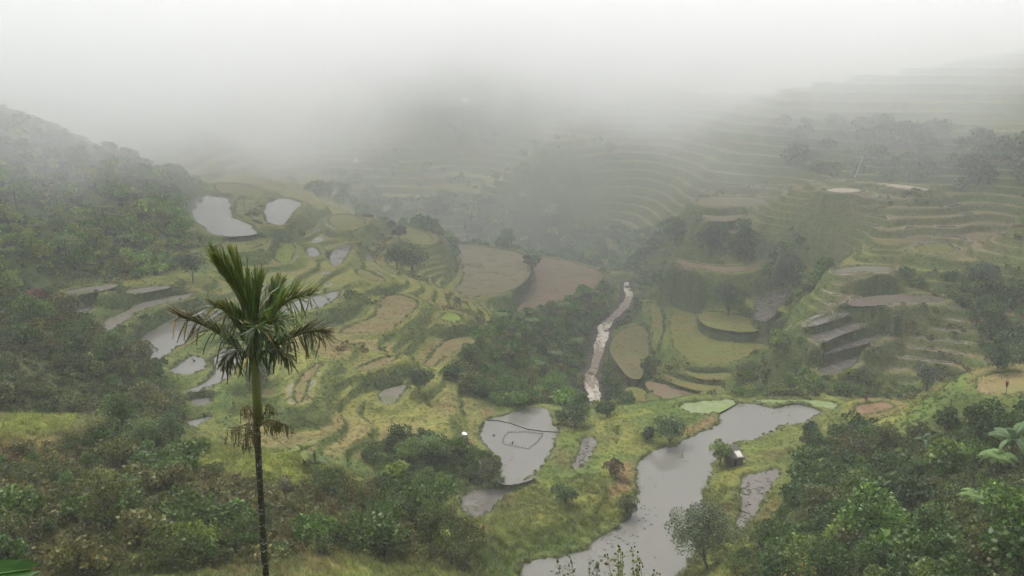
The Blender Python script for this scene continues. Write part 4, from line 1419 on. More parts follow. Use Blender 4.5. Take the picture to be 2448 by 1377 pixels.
# tree ferns on the misty hillside and by the gully
FERN_AT = [(40,505,'left'), (190,560,'left'), (120,480,'left'), (90,580,'left'), (250,540,'left'), (300,600,'left'), (60,430,'left'), (230,420,'left'), (330,500,'left'), (20,640,'left'), (160,620,'left'), (380,560,'left'), (280,460,'left'),
           (1230,830,'gully'), (1270,800,'gully'), (1330,870,'gully'), (1350,760,'gully'), (1290,900,'gully'), (1200,790,'gully'), (1380,840,'gully'), (2380,1140,'near'), (2330,1220,'near'), (2420,1260,'near')]
for i, (u, v, w) in enumerate(FERN_AT):
    p = foot(u, v)
    colr = np.array((.150, .205, .080) if w == 'left' else (.115, .185, .055)) * RNG.uniform(.85, 1.2)
    lab, gr = {'left': ('pale tree fern spreading its fronds on the misty hillside', 'tree ferns on the misty hillside'), 'gully': ('bright tree fern on the gully side west of the stream', 'tree ferns by the stream gully'),
               'near': ('light green tree fern below the banana plant on the steep thicket', 'tree ferns of the steep thicket')}[w]
    lab = lab + {'left': [' near the picture edge', ' near the dark bushes', '', ' low on the slope', ' near the ponds', ' near the pale strip', ' below the crest', ' under the crest', ' facing the pond', ' by the thicket', ' at mid slope', ' by the pond corner', ' high up'][i % 13]}.get(w, '')
    put_tree('tree_fern', FERN[i % 2], p[0], p[1], p[2] + (.2 if w != 'near' else -.6), (1.5 if w == 'left' else 1.25) if w != 'near' else .9, colr, lab, 'tree fern', gr)

# cane-like grass clumps on the near slope
CANE_AT = [(730,1215), (760,1200), (700,1230), (790,1225), (820,1215), (770,1260), (850,1240), (720,1260), (880,1270), (810,1280), (240,1200), (270,1215), (300,1195), (330,1245), (380,1230), (370,1165), (395,1180), (350,1280), (440,1200), (250,1160), (860,1200), (910,1240), (640,1265), (690,1300), (900,1310), (560,1240), (480,1260), (2390,1330), (2330,1345), (2440,1310), (2280,1350), (2200,1355), (2420,1200), (2360,1290)]
for i, (u, v) in enumerate(CANE_AT):
    p = foot(u, v)
    near_r = u > 1500
    colr = np.array([(.095, .125, .036), (.120, .130, .040), (.080, .105, .036), (.125, .100, .040)][i % 4]) * RNG.uniform(.85, 1.2)
    lab = ['short ', 'tall ', 'spreading ', '', 'narrow ', 'ragged ', 'leaning ', 'drooping ', 'thin '][i // 4] + ['green', 'yellow green', 'dull green', 'straw coloured'][i % 4] + (' cane grass clump on the slope below the banana plant' if near_r else ' cane grass clump below the grassy bench')
    put('cane_clump', CANE[i % 2], p[0], p[1], p[2] - .05, RNG.uniform(.7, 1.1), colr, lab, 'grass clump', 'cane grass below the banana plant' if near_r else 'cane grass below the bench')['kind'] = 'thing'

# ------------------------------------------------------------------ red-leaved cordylines marking the paddies
M_RED = leaf_material('red_leaf', .5, .35, .3)


def cordyline(u, v, hpx, lab, colr=(.19, .035, .035), heads=1):
    p = foot(u, v)
    H = px_m(p, hpx)
    rng = np.random.default_rng(int(u))
    e = link('cordyline', None, loc=p)
    sp = []
    tops = []
    for h in range(heads):
        dx = np.array((rng.normal() * .22 * h, rng.normal() * .2 * h, 0))
        top = dx + np.array((0, 0, H * (.72 - .12 * h)))
        sp.append(([np.array((0, 0, -.2)), dx * .6 + np.array((.03, 0, H * .35)), top], (.05, .04, .03)))
        tops.append(top)
    tv, tf = tubes(sp, 5)
    link('stem', mesh_np('stem', tv, tf, M_STEM, {'tint': np.ones((len(tv), 3))}), e)
    parts = []
    for t in tops:
        V, Fc, k = blades(rng, 26, H * .34, H * .30, .11, 3, .7, .03)
        parts.append((V + t - np.array((0, 0, H * .06)), Fc, leaf_tints(rng, 26, .3, .2, k), 0))
    v_, f_, t_, _ = join(parts)
    c = link('leaf_tuft', mesh_np('leaf_tuft', v_, f_, M_RED, {'tint': t_}), e)
    c['col'] = list(colr)
    tag(e, lab, 'cordyline')


cordyline(1157, 1298, 44, 'red leaved cordyline on a bare stem above the near grass bank', heads=2)
cordyline(2068, 974, 32, 'dark red cordyline on the bare soil patch of the crest', (.11, .03, .032), 2)
cordyline(2404, 942, 34, 'crimson cordyline on the yellow grass field', (.20, .03, .045), 2)
cordyline(462, 812, 22, 'small pinkish cordyline on the dyke of the pond west of the palm', (.26, .06, .07))

# ------------------------------------------------------------------ banana plants
def leaf_blade(rng, L, Wd, arch, nseg=12, tear=.35):
    """one banana leaf along +X: two half blades hung on a midrib, edges split here and there"""
    b = MB()
    t = np.linspace(0, 1, nseg + 1)
    x = L * (t - .16 * arch * t ** 3)
    z = L * (.55 * t - (.55 + arch) * .75 * t ** 2)
    w = Wd * np.sin(np.pi * np.clip(t * .93 + .055, 0, 1)) ** .6
    for s in (-1, 1):
        for i in range(nseg):
            gap_ = .0 if rng.random() > tear else .12
            dz0, dz1 = -.35 * w[i] + rng.normal(0, .02), -.35 * w[i + 1] + rng.normal(0, .02)
            xa, xb = x[i], x[i + 1] - (x[i + 1] - x[i]) * gap_
            b.add([(x[i], 0, z[i]), (x[i + 1], 0, z[i + 1]), ((x[i] + xb) / 2 + (xb - xa) * .5, s * w[i + 1] * .5, z[i + 1] + .1 * w[i + 1]), (xa, s * w[i] * .5, z[i] + .1 * w[i]),
                   (xb + .06, s * w[i + 1], z[i + 1] + dz1), (xa + .06, s * w[i], z[i] + dz0)],
                  [(0, 1, 2, 3), (3, 2, 4, 5)] if s > 0 else [(3, 2, 1, 0), (5, 4, 2, 3)], tuple(np.array((1, 1, .95)) * math.exp(rng.normal(0, .08))))
    b.tube([(x[i], 0, z[i] + .012) for i in range(0, nseg + 1, 2)], [.03 * (1 - .8 * i / nseg) for i in range(0, nseg + 1, 2)], 4, (1.5, 1.5, 1.2))
    return b


M_BAN = leaf_material('banana_leaf', .5, .22, .3)
BLADES = [leaf_blade(np.random.default_rng(k), 2.0, .33, (.25, .55, .8)[k], 12).mesh('leaf', M_BAN) for k in range(3)]


def banana(p, Hs, scl, lab, colr, n=8, seed=1, az0=0.0):
    rng = np.random.default_rng(seed)
    e = link('banana_plant', None, loc=p, scl=scl)
    b = MB()
    b.tube([(0, 0, -.3), (.03, 0, Hs * .5), (0, 0, Hs)], (.16, .13, .07), 8)
    link('pseudostem', b.mesh('pseudostem', M_STEM, True), e)
    for i in range(n):
        up_ = rng.uniform(-.15, .5) if i < n - 2 else rng.uniform(.8, 1.1)
        o = link('leaf', BLADES[i % 3], e, loc=(0, 0, Hs - .05), rot=Euler((rng.normal(0, .3), -up_, az0 + 2.399 * i + rng.normal(0, .2)), 'XYZ'), scl=rng.uniform(.75, 1.1))
        o['col'] = [float(c) for c in np.array(colr) * rng.uniform(.85, 1.2)]
    return tag(e, lab, 'banana plant')


p = foot(2415, 1110)
banana((p[0], p[1], p[2] - .2), 2.2, 1.35, 'banana plant with long pale leaves on the crest of the steep thicket', (.085, .140, .055), 9, 3)
p = foot(728, 1118)
banana((p[0], p[1], p[2] - .2), 1.6, 1.1, 'banana plant with yellowish leaves at the end of the grassy bench', (.150, .180, .042), 9, 4)
p = foot(755, 1128)
banana((p[0], p[1], p[2] - .2), 1.1, .95, 'low banana plant beside the yellowish one at the bench end', (.085, .125, .045), 7, 8)
p = foot(2205, 1070)
banana((p[0], p[1], p[2] - .4), 1.6, .9, 'half hidden banana plant in the middle of the steep thicket', (.080, .130, .060), 6, 5)
# the plant just below the viewpoint: only one leaf end reaches into view
big = leaf_blade(np.random.default_rng(9), 2.35, .20, .38, 26, .1).mesh('leaf', M_BAN)
end = Vector((2.35 * (1 - .16 * .38), 0, 2.35 * (.55 - .93 * .75)))
rot_ = Euler((.75, -.30, .30), 'XYZ')
q = Vector(at_y(74, 1362, 5.4)) - rot_.to_matrix() @ end
e = link('banana_plant', None, loc=(q.x, q.y, q.z - 1.15))
b = MB()
gz = float(land(q.x, q.y)) if q.y > 1 else -3.0
b.tube([(0, 0, min(gz - q.z + 1.15 - .3, -.6)), (.03, 0, .3), (0, 0, 1.2)], (.17, .14, .08), 10)
link('pseudostem', b.mesh('pseudostem', M_STEM, True), e)
for i, r_ in enumerate((rot_, Euler((0, -.2, 2.6)), Euler((0, -.3, 4.1)), Euler((0, -.5, 3.4)))):
    o = link('leaf', big if i == 0 else BLADES[i % 3], e, loc=(0, 0, 1.15), rot=r_)
    o['col'] = [.040, .095, .020]
tag(e, 'banana plant at the lower corner with one broad leaf end reaching into view', 'banana plant')

# ------------------------------------------------------------------ yellowish weedy shrub with dark seed heads, rising into the lower edge of the picture
def seed_shrub(top_uv, Y, lab, colr, stalks=7, seed=1, spreadpx=110, heads=True):
    rng = np.random.default_rng(seed)
    tops = []
    x0 = at_y(top_uv[0], top_uv[1] + 200, Y)
    gz_ = float(land(x0[0], Y))
    e = link('weedy_shrub', None, loc=(x0[0], Y, gz_))
    sp, pos, dr, hp = [], [], [], []
    for i in range(stalks):
        uu = top_uv[0] + rng.uniform(-.5, .5) * spreadpx
        vv = top_uv[1] + abs(uu - top_uv[0]) * .6 + rng.uniform(0, 25)
        t = at_y(uu, vv, Y + rng.normal(0, .5)) - np.array((x0[0], Y, gz_))
        b0 = np.array((rng.normal() * .15, rng.normal() * .15, -.2))
        m_ = (b0 + t) / 2 + rng.normal(size=3) * .12
        sp.append(([b0, m_, t], (.03, .022, .010)))
        for k in range(34):
            w = rng.uniform(.5, 1.0)
            q_ = (1 - w) ** 2 * b0 + 2 * w * (1 - w) * m_ + w * w * t
            pos.append(q_ + rng.normal(size=3) * .10)
            dr.append(unit(rng.normal(size=3) + np.array((0, 0, .25))))
        for k in range(2):
            hp.append(t + np.array((rng.normal() * .10, rng.normal() * .1, rng.uniform(-.05, .16))))
    tv, tf = tubes(sp, 5)
    link('stalks', mesh_np('stalks', tv, tf, M_STEM, {'tint': np.ones((len(tv), 3))}), e)
    pos, dr = np.array(pos), np.array(dr)
    V, Fc = leaf_quads(rng, pos, dr, .24 * rng.uniform(.6, 1.3, len(pos)), .34, .2)
    c = link('foliage', mesh_np('foliage', V, Fc, M_LEAF, {'tint': leaf_tints(rng, len(pos), .35, .2)}), e)
    c['col'] = list(colr)
    if heads:
        for h in hp:
            b_ = MB()
            b_.tube([(0, 0, -.02), (0, 0, .03), (.005, 0, .08), (0, 0, .11)], (.02, .05, .05, .012), 6)
            link('seed_head', b_.mesh('seed_head', M_SEED, True), e, loc=h)
    return tag(e, lab, 'shrub')


M_SEED = simple_mat('seed_head', (.010, .009, .007), (.022, .018, .012), 20, .9, .1)
seed_shrub((1488, 1298), 46, 'yellow green shrub with dark seed heads before the large pond', (.17, .18, .05), 8, 1, 90)
seed_shrub((1545, 1345), 46, 'small bright shrub next to the seed head shrub', (.17, .19, .05), 4, 2, 50)
seed_shrub((1385, 1306), 52, 'thin green shrub at the near corner of the large pond', (.075, .105, .038), 9, 3, 130, False)
seed_shrub((1905, 1322), 50, 'yellow leaved shrub at the foot of the steep thicket', (.16, .165, .045), 6, 4, 90, False)
seed_shrub((1870, 1215), 92, 'pale leaved sapling in front of the muddy clod paddy', (.10, .13, .055), 4, 5, 50, False)

# ------------------------------------------------------------------ hut at the pond edge
M_PLANK = simple_mat('weathered_plank', (.13, .125, .115), (.22, .215, .20), 7, .85, .2, .5, .03)
M_THATCH = simple_mat('grey_thatch', (.075, .068, .055), (.125, .115, .095), 9, .95, .1, .9, .05)
M_TIN = simple_mat('pale_sheet', (.34, .32, .26), (.50, .48, .42), 3, .5, .4, .2, .02)
M_DARKW = simple_mat('dark_timber', (.035, .030, .025), (.07, .06, .048), 8, .9, .2)
p = foot(1752, 1112)
hut = link('hut', None, loc=p, rot=(0, 0, .25))
k_ = px_m(p, 1)
Wx, Wy, Hh = 34 * k_ * .8, 2.2, 24 * k_
for i in range(7):                               # planks of the wall that faces the pond
    b = MB()
    ww = Wx / 7
    b.box((0, 0, 0), (ww * .93, .05, Hh * (1 + .06 * math.sin(i * 2.3))))
    link('plank', b.mesh('plank', M_PLANK), hut, loc=(-Wx / 2 + ww * (i + .5), -Wy / 2 + .012 * (i % 2), Hh / 2))
for i in range(6):
    b = MB()
    ww = Wy / 6
    b.box((0, 0, 0), (.05, ww * .93, Hh))
    link('plank', b.mesh('plank', M_PLANK), hut, loc=(Wx / 2 - .012 * (i % 2), -Wy / 2 + ww * (i + .5), Hh / 2))
b = MB()
b.box((-Wx / 2 + .05, .05, Hh / 2), (.06, Wy * .92, Hh))
b.box((0, Wy / 2 - .05, Hh / 2), (Wx * .9, .06, Hh))
link('wall', b.mesh('wall', M_DARKW), hut)
for sx in (-1, 1):
    for sy in (-1, 1):
        b = MB()
        b.tube([(0, 0, -.3), (0, 0, Hh * 1.05)], .06, 6)
        link('post', b.mesh('post', M_DARKW), hut, loc=(sx * (Wx / 2 + .05), sy * (Wy / 2 + .05), 0))
b = MB()
b.box((-Wx * .16, -Wy / 2 - .05, Hh * .4), (.5, .04, Hh * .78))
dr_ = link('door', b.mesh('door', M_DARKW), hut)
# single pitch thatch roof with a pale sheet laid on it
b = MB()
x0_, x1_, y0_, y1_ = -Wx / 2 - .35, Wx / 2 + .35, -Wy / 2 - .45, Wy / 2 + .35
za, zb_ = Hh * 1.02, Hh * 1.02 + 1.0
rf = []
for i in range(9):
    f_ = i / 8
    rf.append(((x0_ + (x1_ - x0_) * f_), .05 * math.sin(i * 1.7)))
vs_, fs_ = [], []
for x, w in rf:
    vs_ += [(x, y0_ + w, za + w * .4), (x, y1_, zb_ + w * .3), (x, y0_ + w, za + .16 + w * .4), (x, y1_, zb_ + .16 + w * .3)]
for i in range(8):
    a = i * 4
    fs_ += [(a + 2, a + 6, a + 7, a + 3), (a, a + 1, a + 5, a + 4), (a, a + 4, a + 6, a + 2), (a + 1, a + 3, a + 7, a + 5)]
fs_ += [(0, 2, 3, 1), (32, 33, 35, 34)]
b.add(vs_, fs_)
roof = link('roof', b.mesh('roof', M_THATCH), hut)
b = MB()
sl = (zb_ - za) / (y1_ - y0_)
xs_, ys_ = np.linspace(.0, .95, 13), (y0_ + .2, y0_ + 1.5)
vs_, fs_ = [], []
for i, x in enumerate(xs_):                     # shallow corrugations
    r_ = .025 * (i % 2)
    for y in ys_:
        vs_.append((x, y, za + .19 + (y - y0_) * sl + r_))
    for y in ys_:
        vs_.append((x, y, za + .175 + (y - y0_) * sl + r_))
for i in range(12):
    a = i * 4
    fs_ += [(a, a + 4, a + 5, a + 1), (a + 2, a + 3, a + 7, a + 6)]
b.add(vs_, fs_)
link('roof_sheet', b.mesh('roof_sheet', M_TIN), roof)
tag(hut, 'small weathered plank hut with a pale roof sheet on the pond bank', 'hut')

# white cloth on the path, and pale roofs lost in the cloud
p = foot(1109, 1041)
b = MB()
rng = np.random.default_rng(2)
n_ = 9
k_ = px_m(p, 1)
vs_, fs_ = [], []
for i in range(n_):
    for j in range(n_):
        f, g = i / (n_ - 1) - .5, j / (n_ - 1) - .5
        vs_.append((f * 16 * k_ * (1 - .2 * abs(g)), g * 1.1, .12 + .22 * vnoise(np.array(f * 6 + 3), np.array(g * 6)) + .18 * (.5 - abs(f))))
for i in range(n_ - 1):
    for j in range(n_ - 1):
        a = i * n_ + j
        fs_.append((a, a + n_, a + n_ + 1, a + 1))
b.add(vs_, fs_)
M_CLOTH = simple_mat('white_cloth', (.70, .70, .68), (.82, .82, .80), 4, .8, .2, .3, .03)
o = link('tarpaulin', b.mesh('tarpaulin', M_CLOTH, True), loc=(p[0], p[1], p[2] + .05))
o.modifiers.new('thickness', 'SOLIDIFY').thickness = .03
tag(o, 'crumpled white tarpaulin lying on the bare path', 'tarpaulin')


def house(u, v, wpx, lab, roofc=M_TIN):
    p = foot(u, v)
    w = px_m(p, wpx)
    e = link('house', None, loc=p)
    b = MB()
    b.box((0, 0, 1.0), (w * .92, 4.0, 3.2))
    wl_ = link('wall', b.mesh('wall', M_PLANK), e)
    for sx in (-.28, .28):
        b = MB()
        b.box((w * sx, -2.03, 1.3), (w * .14, .08, 1.0))
        link('window', b.mesh('window', M_DARKW), e)
    b = MB()
    b.add([(-w / 2, -2.4, 2.5), (w / 2, -2.4, 2.5), (w / 2, 0, 3.9), (-w / 2, 0, 3.9), (-w / 2, 2.4, 2.5), (w / 2, 2.4, 2.5)], [(0, 1, 2, 3), (3, 2, 5, 4)])
    r = link('roof', b.mesh('roof', roofc), e)
    r.modifiers.new('thickness', 'SOLIDIFY').thickness = .12
    return tag(e, lab, 'house')


house(1311, 76, 27, 'house with a long white roof lost in cloud near the top')
house(1112, 258, 12, 'small pale roofed house on the misty spur')
house(852, 400, 9, 'tiny pale house on the terraces above the gorge')

# bare bleached trunk on the far slope
for (ua, va, ub, vb, lab) in ((2043, 428, 2068, 360, 'leaning bleached dead tree above the bright sandy fields'), (2288, 452, 2284, 425, 'short bleached dead tree at the end of the sandy strip')):
    p = foot(ua, va)
    q_ = at_y(ub, vb, p[1]) - p
    e = link('dead_tree', None, loc=p)
    tv, tf = tubes([([np.array((0, 0, -.3)), q_ * .5 + np.array((.15, 0, 0)), q_], (.17, .12, .05))], 7)
    M_PALE = simple_mat('bleached_wood', (.36, .34, .31), (.46, .44, .41), 5, .8, .2)
    link('trunk', mesh_np('trunk', tv, tf, M_PALE, None, True), e)
    for k in range(3):
        b0 = q_ * (.55 + .15 * k)
        d_ = np.array(((-1) ** k * .9, .2, 1.2))
        tv, tf = tubes([([b0, b0 + d_ * .6, b0 + d_], (.08, .05, .02))], 5)
        link('branch', mesh_np('branch', tv, tf, M_PALE, None, True), e)
    tag(e, lab, 'dead tree')

# ------------------------------------------------------------------ boulders of the stream
M_ROCK = simple_mat('wet_rock', (.085, .072, .058), (.16, .14, .12), 2.5, .55, .4, .8, .15)
ROCKS = []
for k in range(4):
    import bmesh
    bm = bmesh.new()
    bmesh.ops.create_icosphere(bm, subdivisions=2, radius=1)
    rng = np.random.default_rng(700 + k)
    for v in bm.verts:
        n_ = v.co.normalized()
        f_ = .75 + .5 * float(vnoise(np.array(n_.x * 1.7 + 5 * k + n_.z), np.array(n_.y * 1.7 + 3 + n_.z * .7)))
        v.co = Vector((n_.x * f_ * 1.2, n_.y * f_, n_.z * f_ * .7))
    me_ = bpy.data.meshes.new('boulder')
    bm.to_mesh(me_)
    bm.free()
    me_.materials.append(M_ROCK)
    ROCKS.append(me_)
rng = np.random.default_rng(77)
for i in range(20):
    t = rng.uniform(.3, 11)
    i0_ = int(t)
    f_ = t - i0_
    a_, b_ = SL[i0_] * (1 - f_) + SL[i0_ + 1] * f_, SR[i0_] * (1 - f_) + SR[i0_ + 1] * f_
    w = rng.choice((rng.uniform(-.15, .15), rng.uniform(.85, 1.15), rng.uniform(.2, .8)))
    q_ = a_ * (1 - w) + b_ * w
    o = link('boulder', ROCKS[i % 4], loc=(q_[0], q_[1], q_[2] + .05), rot=(0, 0, rng.uniform(0, 6.28)), scl=rng.uniform(.3, .75) * (1.15 if .4 < w < .6 else 1))
    tag(o, ('wet dark boulder standing in the white water' if .18 < w < .82 else 'wet dark boulder at the edge of the foaming stream'), 'boulder', 'boulders of the stream')

# ------------------------------------------------------------------ things standing in the ponds
M_MUD = simple_mat('mud', (.075, .062, .045), (.11, .095, .07), 4, .6, .3, .6, .05)
b = MB()
dyke = [at_z(u, v, -60.95) for u, v in ((1158, 1004), (1190, 1005), (1222, 1012), (1262, 1026), (1300, 1031), (1334, 1033))]
b.tube(dyke, .13, 6)
o = link('dyke', b.mesh('dyke', M_MUD, True))
tag(o, 'thin mud dyke crossing the fan shaped pond', 'dyke')
ring = [at_z(u, v, -61) for u, v in ((1215, 1034), (1256, 1033), (1298, 1038), (1286, 1057), (1263, 1074), (1232, 1068), (1202, 1062), (1203, 1050))]
enc = link('stick_enclosure', None, loc=ring[0])
b = MB()
b.tube([(0, 0, -.3), (0, 0, .38)], .025, 5)
stk = b.mesh('stick', M_DARKW)
rr_ = ring + [ring[0]]
cnt = 0
for a_, c_ in zip(rr_[:-1], rr_[1:]):
    n_ = max(2, int(np.linalg.norm(c_ - a_) / .55))
    for k in range(n_):
        q_ = a_ + (c_ - a_) * (k / n_) - ring[0]
        link('stick', stk, enc, loc=q_ + np.array((RNG.normal(0, .04), RNG.normal(0, .04), RNG.normal(0, .05))), rot=(RNG.normal(0, .1), RNG.normal(0, .1), 0))
b = MB()
for a_, c_ in zip(rr_[:-1], rr_[1:]):
    b.tube([a_ - ring[0] + np.array((0, 0, .06)), c_ - ring[0] + np.array((0, 0, .06))], .035, 4)
link('wattle', b.mesh('wattle', M_MUD), enc)
tag(enc, 'enclosure of low sticks standing in the fan shaped pond', 'enclosure')
for u, v, z, lab in ((465, 864, -50.7, 'dark twig clump standing in the small oval pond'), (785, 718, -51, 'dark twig clump at the tip of the bright pond'), (548, 480, -44, 'dark twig clump at the rim of the upper grey pond'),
                     (1225, 1060, -61, 'little dark twig clump inside the stick enclosure'), (1181, 1043, -61, 'little dark twig clump near the shore of the fan shaped pond')):
    q_ = at_z(u, v, z)
    rng = np.random.default_rng(int(u))
    sp = []
    k_ = px_m(q_, 1)
    for i in range(14):
        a = rng.uniform(0, 6.28)
        r = rng.uniform(.2, 1) * 9 * k_ * (1 if u < 1000 else .5)
        sp.append(([np.array((0, 0, -.2)), np.array((math.cos(a) * r * .5, math.sin(a) * r * .5, r * .7)), np.array((math.cos(a) * r, math.sin(a) * r, r * rng.uniform(.5, 1.1)))], (.07, .05, .03)))
    tv, tf = tubes(sp, 4)
    o = link('twig_clump', mesh_np('twig_clump', tv, tf, M_DARKW), loc=q_)
    tag(o, lab, 'twig clump', 'twig clumps in the ponds')
# clods in the muddy paddies
cx, cyv, cz = [], [], []
for (u0, v0, u1, v1, z, n_, sp_) in ((1790, 1150, 1778, 1255, -59.3, 26, 10), (1800, 1150, 1815, 1180, -59.3, 14, 16), (1408, 1060, 1384, 1112, -60.6, 22, 5), (1235, 1167, 1270, 1164, -62, 14, 6), (1830, 1135, 1845, 1150, -59.3, 8, 10)):
    for i in range(n_):
        t = RNG.random()
        q_ = at_z(u0 + (u1 - u0) * t + RNG.normal(0, sp_ * .5), v0 + (v1 - v0) * t + RNG.normal(0, 4), z)
        cx.append(q_)
cx = np.array(cx)
points_object('mud_clods', cx[:, 0], cx[:, 1], cx[:, 2], rots(len(cx)), RNG.uniform(.12, .3, len(cx)), np.full((len(cx), 3), .1), ROCKS[0], 'clods of dark mud standing in the shallow paddies')
# young rice in the large pond
q_ = []
for (u0, v0, su, sv, n_) in ((1470, 1285, 30, 14, 60), (1540, 1230, 30, 40, 30), (1920, 972, 25, 4, 30), (1850, 982, 40, 5, 25), (1630, 1095, 10, 6, 10), (1560, 1130, 30, 30, 10), (1450, 1325, 40, 18, 40), (1130, 1215, 20, 12, 60), (1210, 1120, 20, 15, 15)):
    for i in range(n_):
        uu, vv = u0 + RNG.normal(0, su), v0 + RNG.normal(0, sv)
        z_ = -62 if u0 == 1130 else (-61 if u0 == 1210 else -60)
        q_.append(at_z(uu, vv, z_))
q_ = np.array(q_)
q_ = q_[grid_at(inside, q_[:, 0], q_[:, 1]) >= 0]
points_object('rice_seedlings', q_[:, 0], q_[:, 1], q_[:, 2] - .02, rots(len(q_), .1), RNG.uniform(.25, .5, len(q_)), np.tile((.12, .125, .06), (len(q_), 1)), GRASS[0], 'scattered young rice tufts standing in the water')

# ------------------------------------------------------------------ the betel palm in front
PY = 16.5
M_TRUNK, ns, ls = new_mat('palm_trunk')
tc = ns.new('ShaderNodeTexCoord')
mp_ = ns.new('ShaderNodeMapping')
mp_.inputs['Scale'].default_value = (1, 1, 1.6)
ls.new(tc.outputs['Object'], mp_.inputs[0])
n_a = noise_tex(ns, ls, 9, 6, .78, vec=mp_.outputs[0])
n_b = noise_tex(ns, ls, 34, 4, .7, vec=mp_.outputs[0])
cl_ = mixc(ns, ls, (.020, .016, .012), (.050, .042, .030), n_b)
cl_ = mixc(ns, ls, cl_, (.030, .040, .016), ramp(ns, ls, noise_tex(ns, ls, 5, 3, .6), [(.45, 0.0), (.6, .7)]))
cl_ = mixc(ns, ls, cl_, (.36, .36, .33), ramp(ns, ls, n_a, [(.575, 0.0), (.62, 1.0)]))     # lichen
sx_ = ns.new('ShaderNodeSeparateXYZ')
ls.new(tc.outputs['Object'], sx_.inputs[0])
wv = ns.new('ShaderNodeTexWave')
wv.bands_direction = 'Z'
wv.inputs['Scale'].default_value = 1.6
wv.inputs['Distortion'].default_value = .6
ls.new(tc.outputs['Object'], wv.inputs[0])
cl_ = mixc(ns, ls, cl_, (.26, .25, .22), ramp(ns, ls, wv.outputs[1], [(.95, 0.0), (1.0, .22)]))
principled(ns, ls, cl_, .85, .2, n_b, .6, .012)
M_SHAFT, ns, ls = new_mat('crownshaft')
tc = ns.new('ShaderNodeTexCoord')
n_a = noise_tex(ns, ls, 4, 4, .6)
cl_ = mixc(ns, ls, (.066, .078, .014), (.100, .098, .020), n_a)
cl_ = mixc(ns, ls, cl_, (.05, .045, .02), ramp(ns, ls, noise_tex(ns, ls, 12, 4, .7), [(.55, 0.0), (.72, .8)]))
principled(ns, ls, cl_, .45, .4, n_a, .2, .01)
M_FROND = leaf_material('palm_leaflet', .38, .45, .32)
M_RACHIS = simple_mat('rachis', (.055, .065, .018), (.085, .08, .025), 9, .5, .4)
M_DEAD = simple_mat('dry_stalk', (.075, .062, .028), (.14, .115, .055), 9, .85, .2)
M_NUT = simple_mat('dry_nut', (.035, .027, .015), (.078, .060, .030), 12, .8, .2)

PP = lambda u, v, dy=0.0: Vector(at_y(u, v, PY + dy))
foot_xy = at_y(650, 1640, PY)
root_z = float(land(foot_xy[0], foot_xy[1]))
root = Vector((foot_xy[0], foot_xy[1], root_z))
palm = link('betel_palm', None, loc=root)
tag(palm, 'tall betel palm with lichen spotted trunk and tousled crown in front of the valley', 'palm tree')
R_ = lambda p: Vector(p) - root
tp = [(612, 1000), (616, 1060), (620, 1130), (624, 1200), (629, 1290), (636, 1377), (643, 1480)]
pts_ = [R_(PP(*q)) for q in tp] + [Vector((0, 0, .3)), Vector((0, 0, -.4))]
# resample, with the slight swelling of old leaf rings
fine_, rad_ = [], []
for a, b in zip(pts_[:-1], pts_[1:]):
    n_ = max(3, int((b - a).length / .035))
    for i in range(n_):
        fine_.append(a.lerp(b, i / n_))
for i, p in enumerate(fine_):
    s = i * .035
    ringv = (s % .17) / .17
    rad_.append(.062 + .009 * min(1, s / 3) + .05 * max(0, (s - 4.5) / 6) ** 2 + (.005 if ringv < .2 else 0) + .003 * math.sin(s * 3))
b = MB()
b.tube(fine_, rad_, 14)
link('trunk', b.mesh('trunk', M_TRUNK, True), palm)
b = MB()
sh_ = [(617, 1018), (616, 985), (614, 950), (612, 915), (610, 880), (608, 850), (606, 820)]
b.tube([R_(PP(*q)) for q in sh_], [.083, .098, .096, .088, .078, .072, .055], 14)
shaft = link('crownshaft', b.mesh('crownshaft', M_SHAFT, True), palm)


def leaflet_mesh(kind, seed):
    """one leaflet along +X, V-folded, narrow, with a split end"""
    rng = np.random.default_rng(seed)
    b = MB()
    n_ = 5
    droop = (.02, .12, .42)[kind]
    prev = None
    vs_, fs_ = [], []
    for i in range(n_ + 1):
        t = i / n_
        w = .0165 * (math.sin(math.pi * min(1, .18 + t * .62)) if t < .9 else .55)
        x, z = t * (1 - .25 * droop * t), -droop * t ** 2
        fo = .35 * w
        vs_ += [(x, -w, z + fo), (x, 0, z), (x, w, z + fo)]
    for i in range(n_):
        a = i * 3
        fs_ += [(a, a + 3, a + 4, a + 1), (a + 1, a + 4, a + 5, a + 2)]
    L0 = len(vs_)
    a = n_ * 3
    tip = vs_[a + 1]
    vs_ += [(tip[0] + .10, -.022, tip[2] - .05 * droop), (tip[0] + .07, .020, tip[2] - .05 * droop)]
    fs_ += [(a, L0, a + 1), (a + 1, L0 + 1, a + 2)]
    b.add(vs_, fs_)
    return b.mesh('leaflet', M_FROND)


LEAFLET = [[leaflet_mesh(k, 10 * k + s) for s in range(2)] for k in range(3)]
prng = random.Random(4)


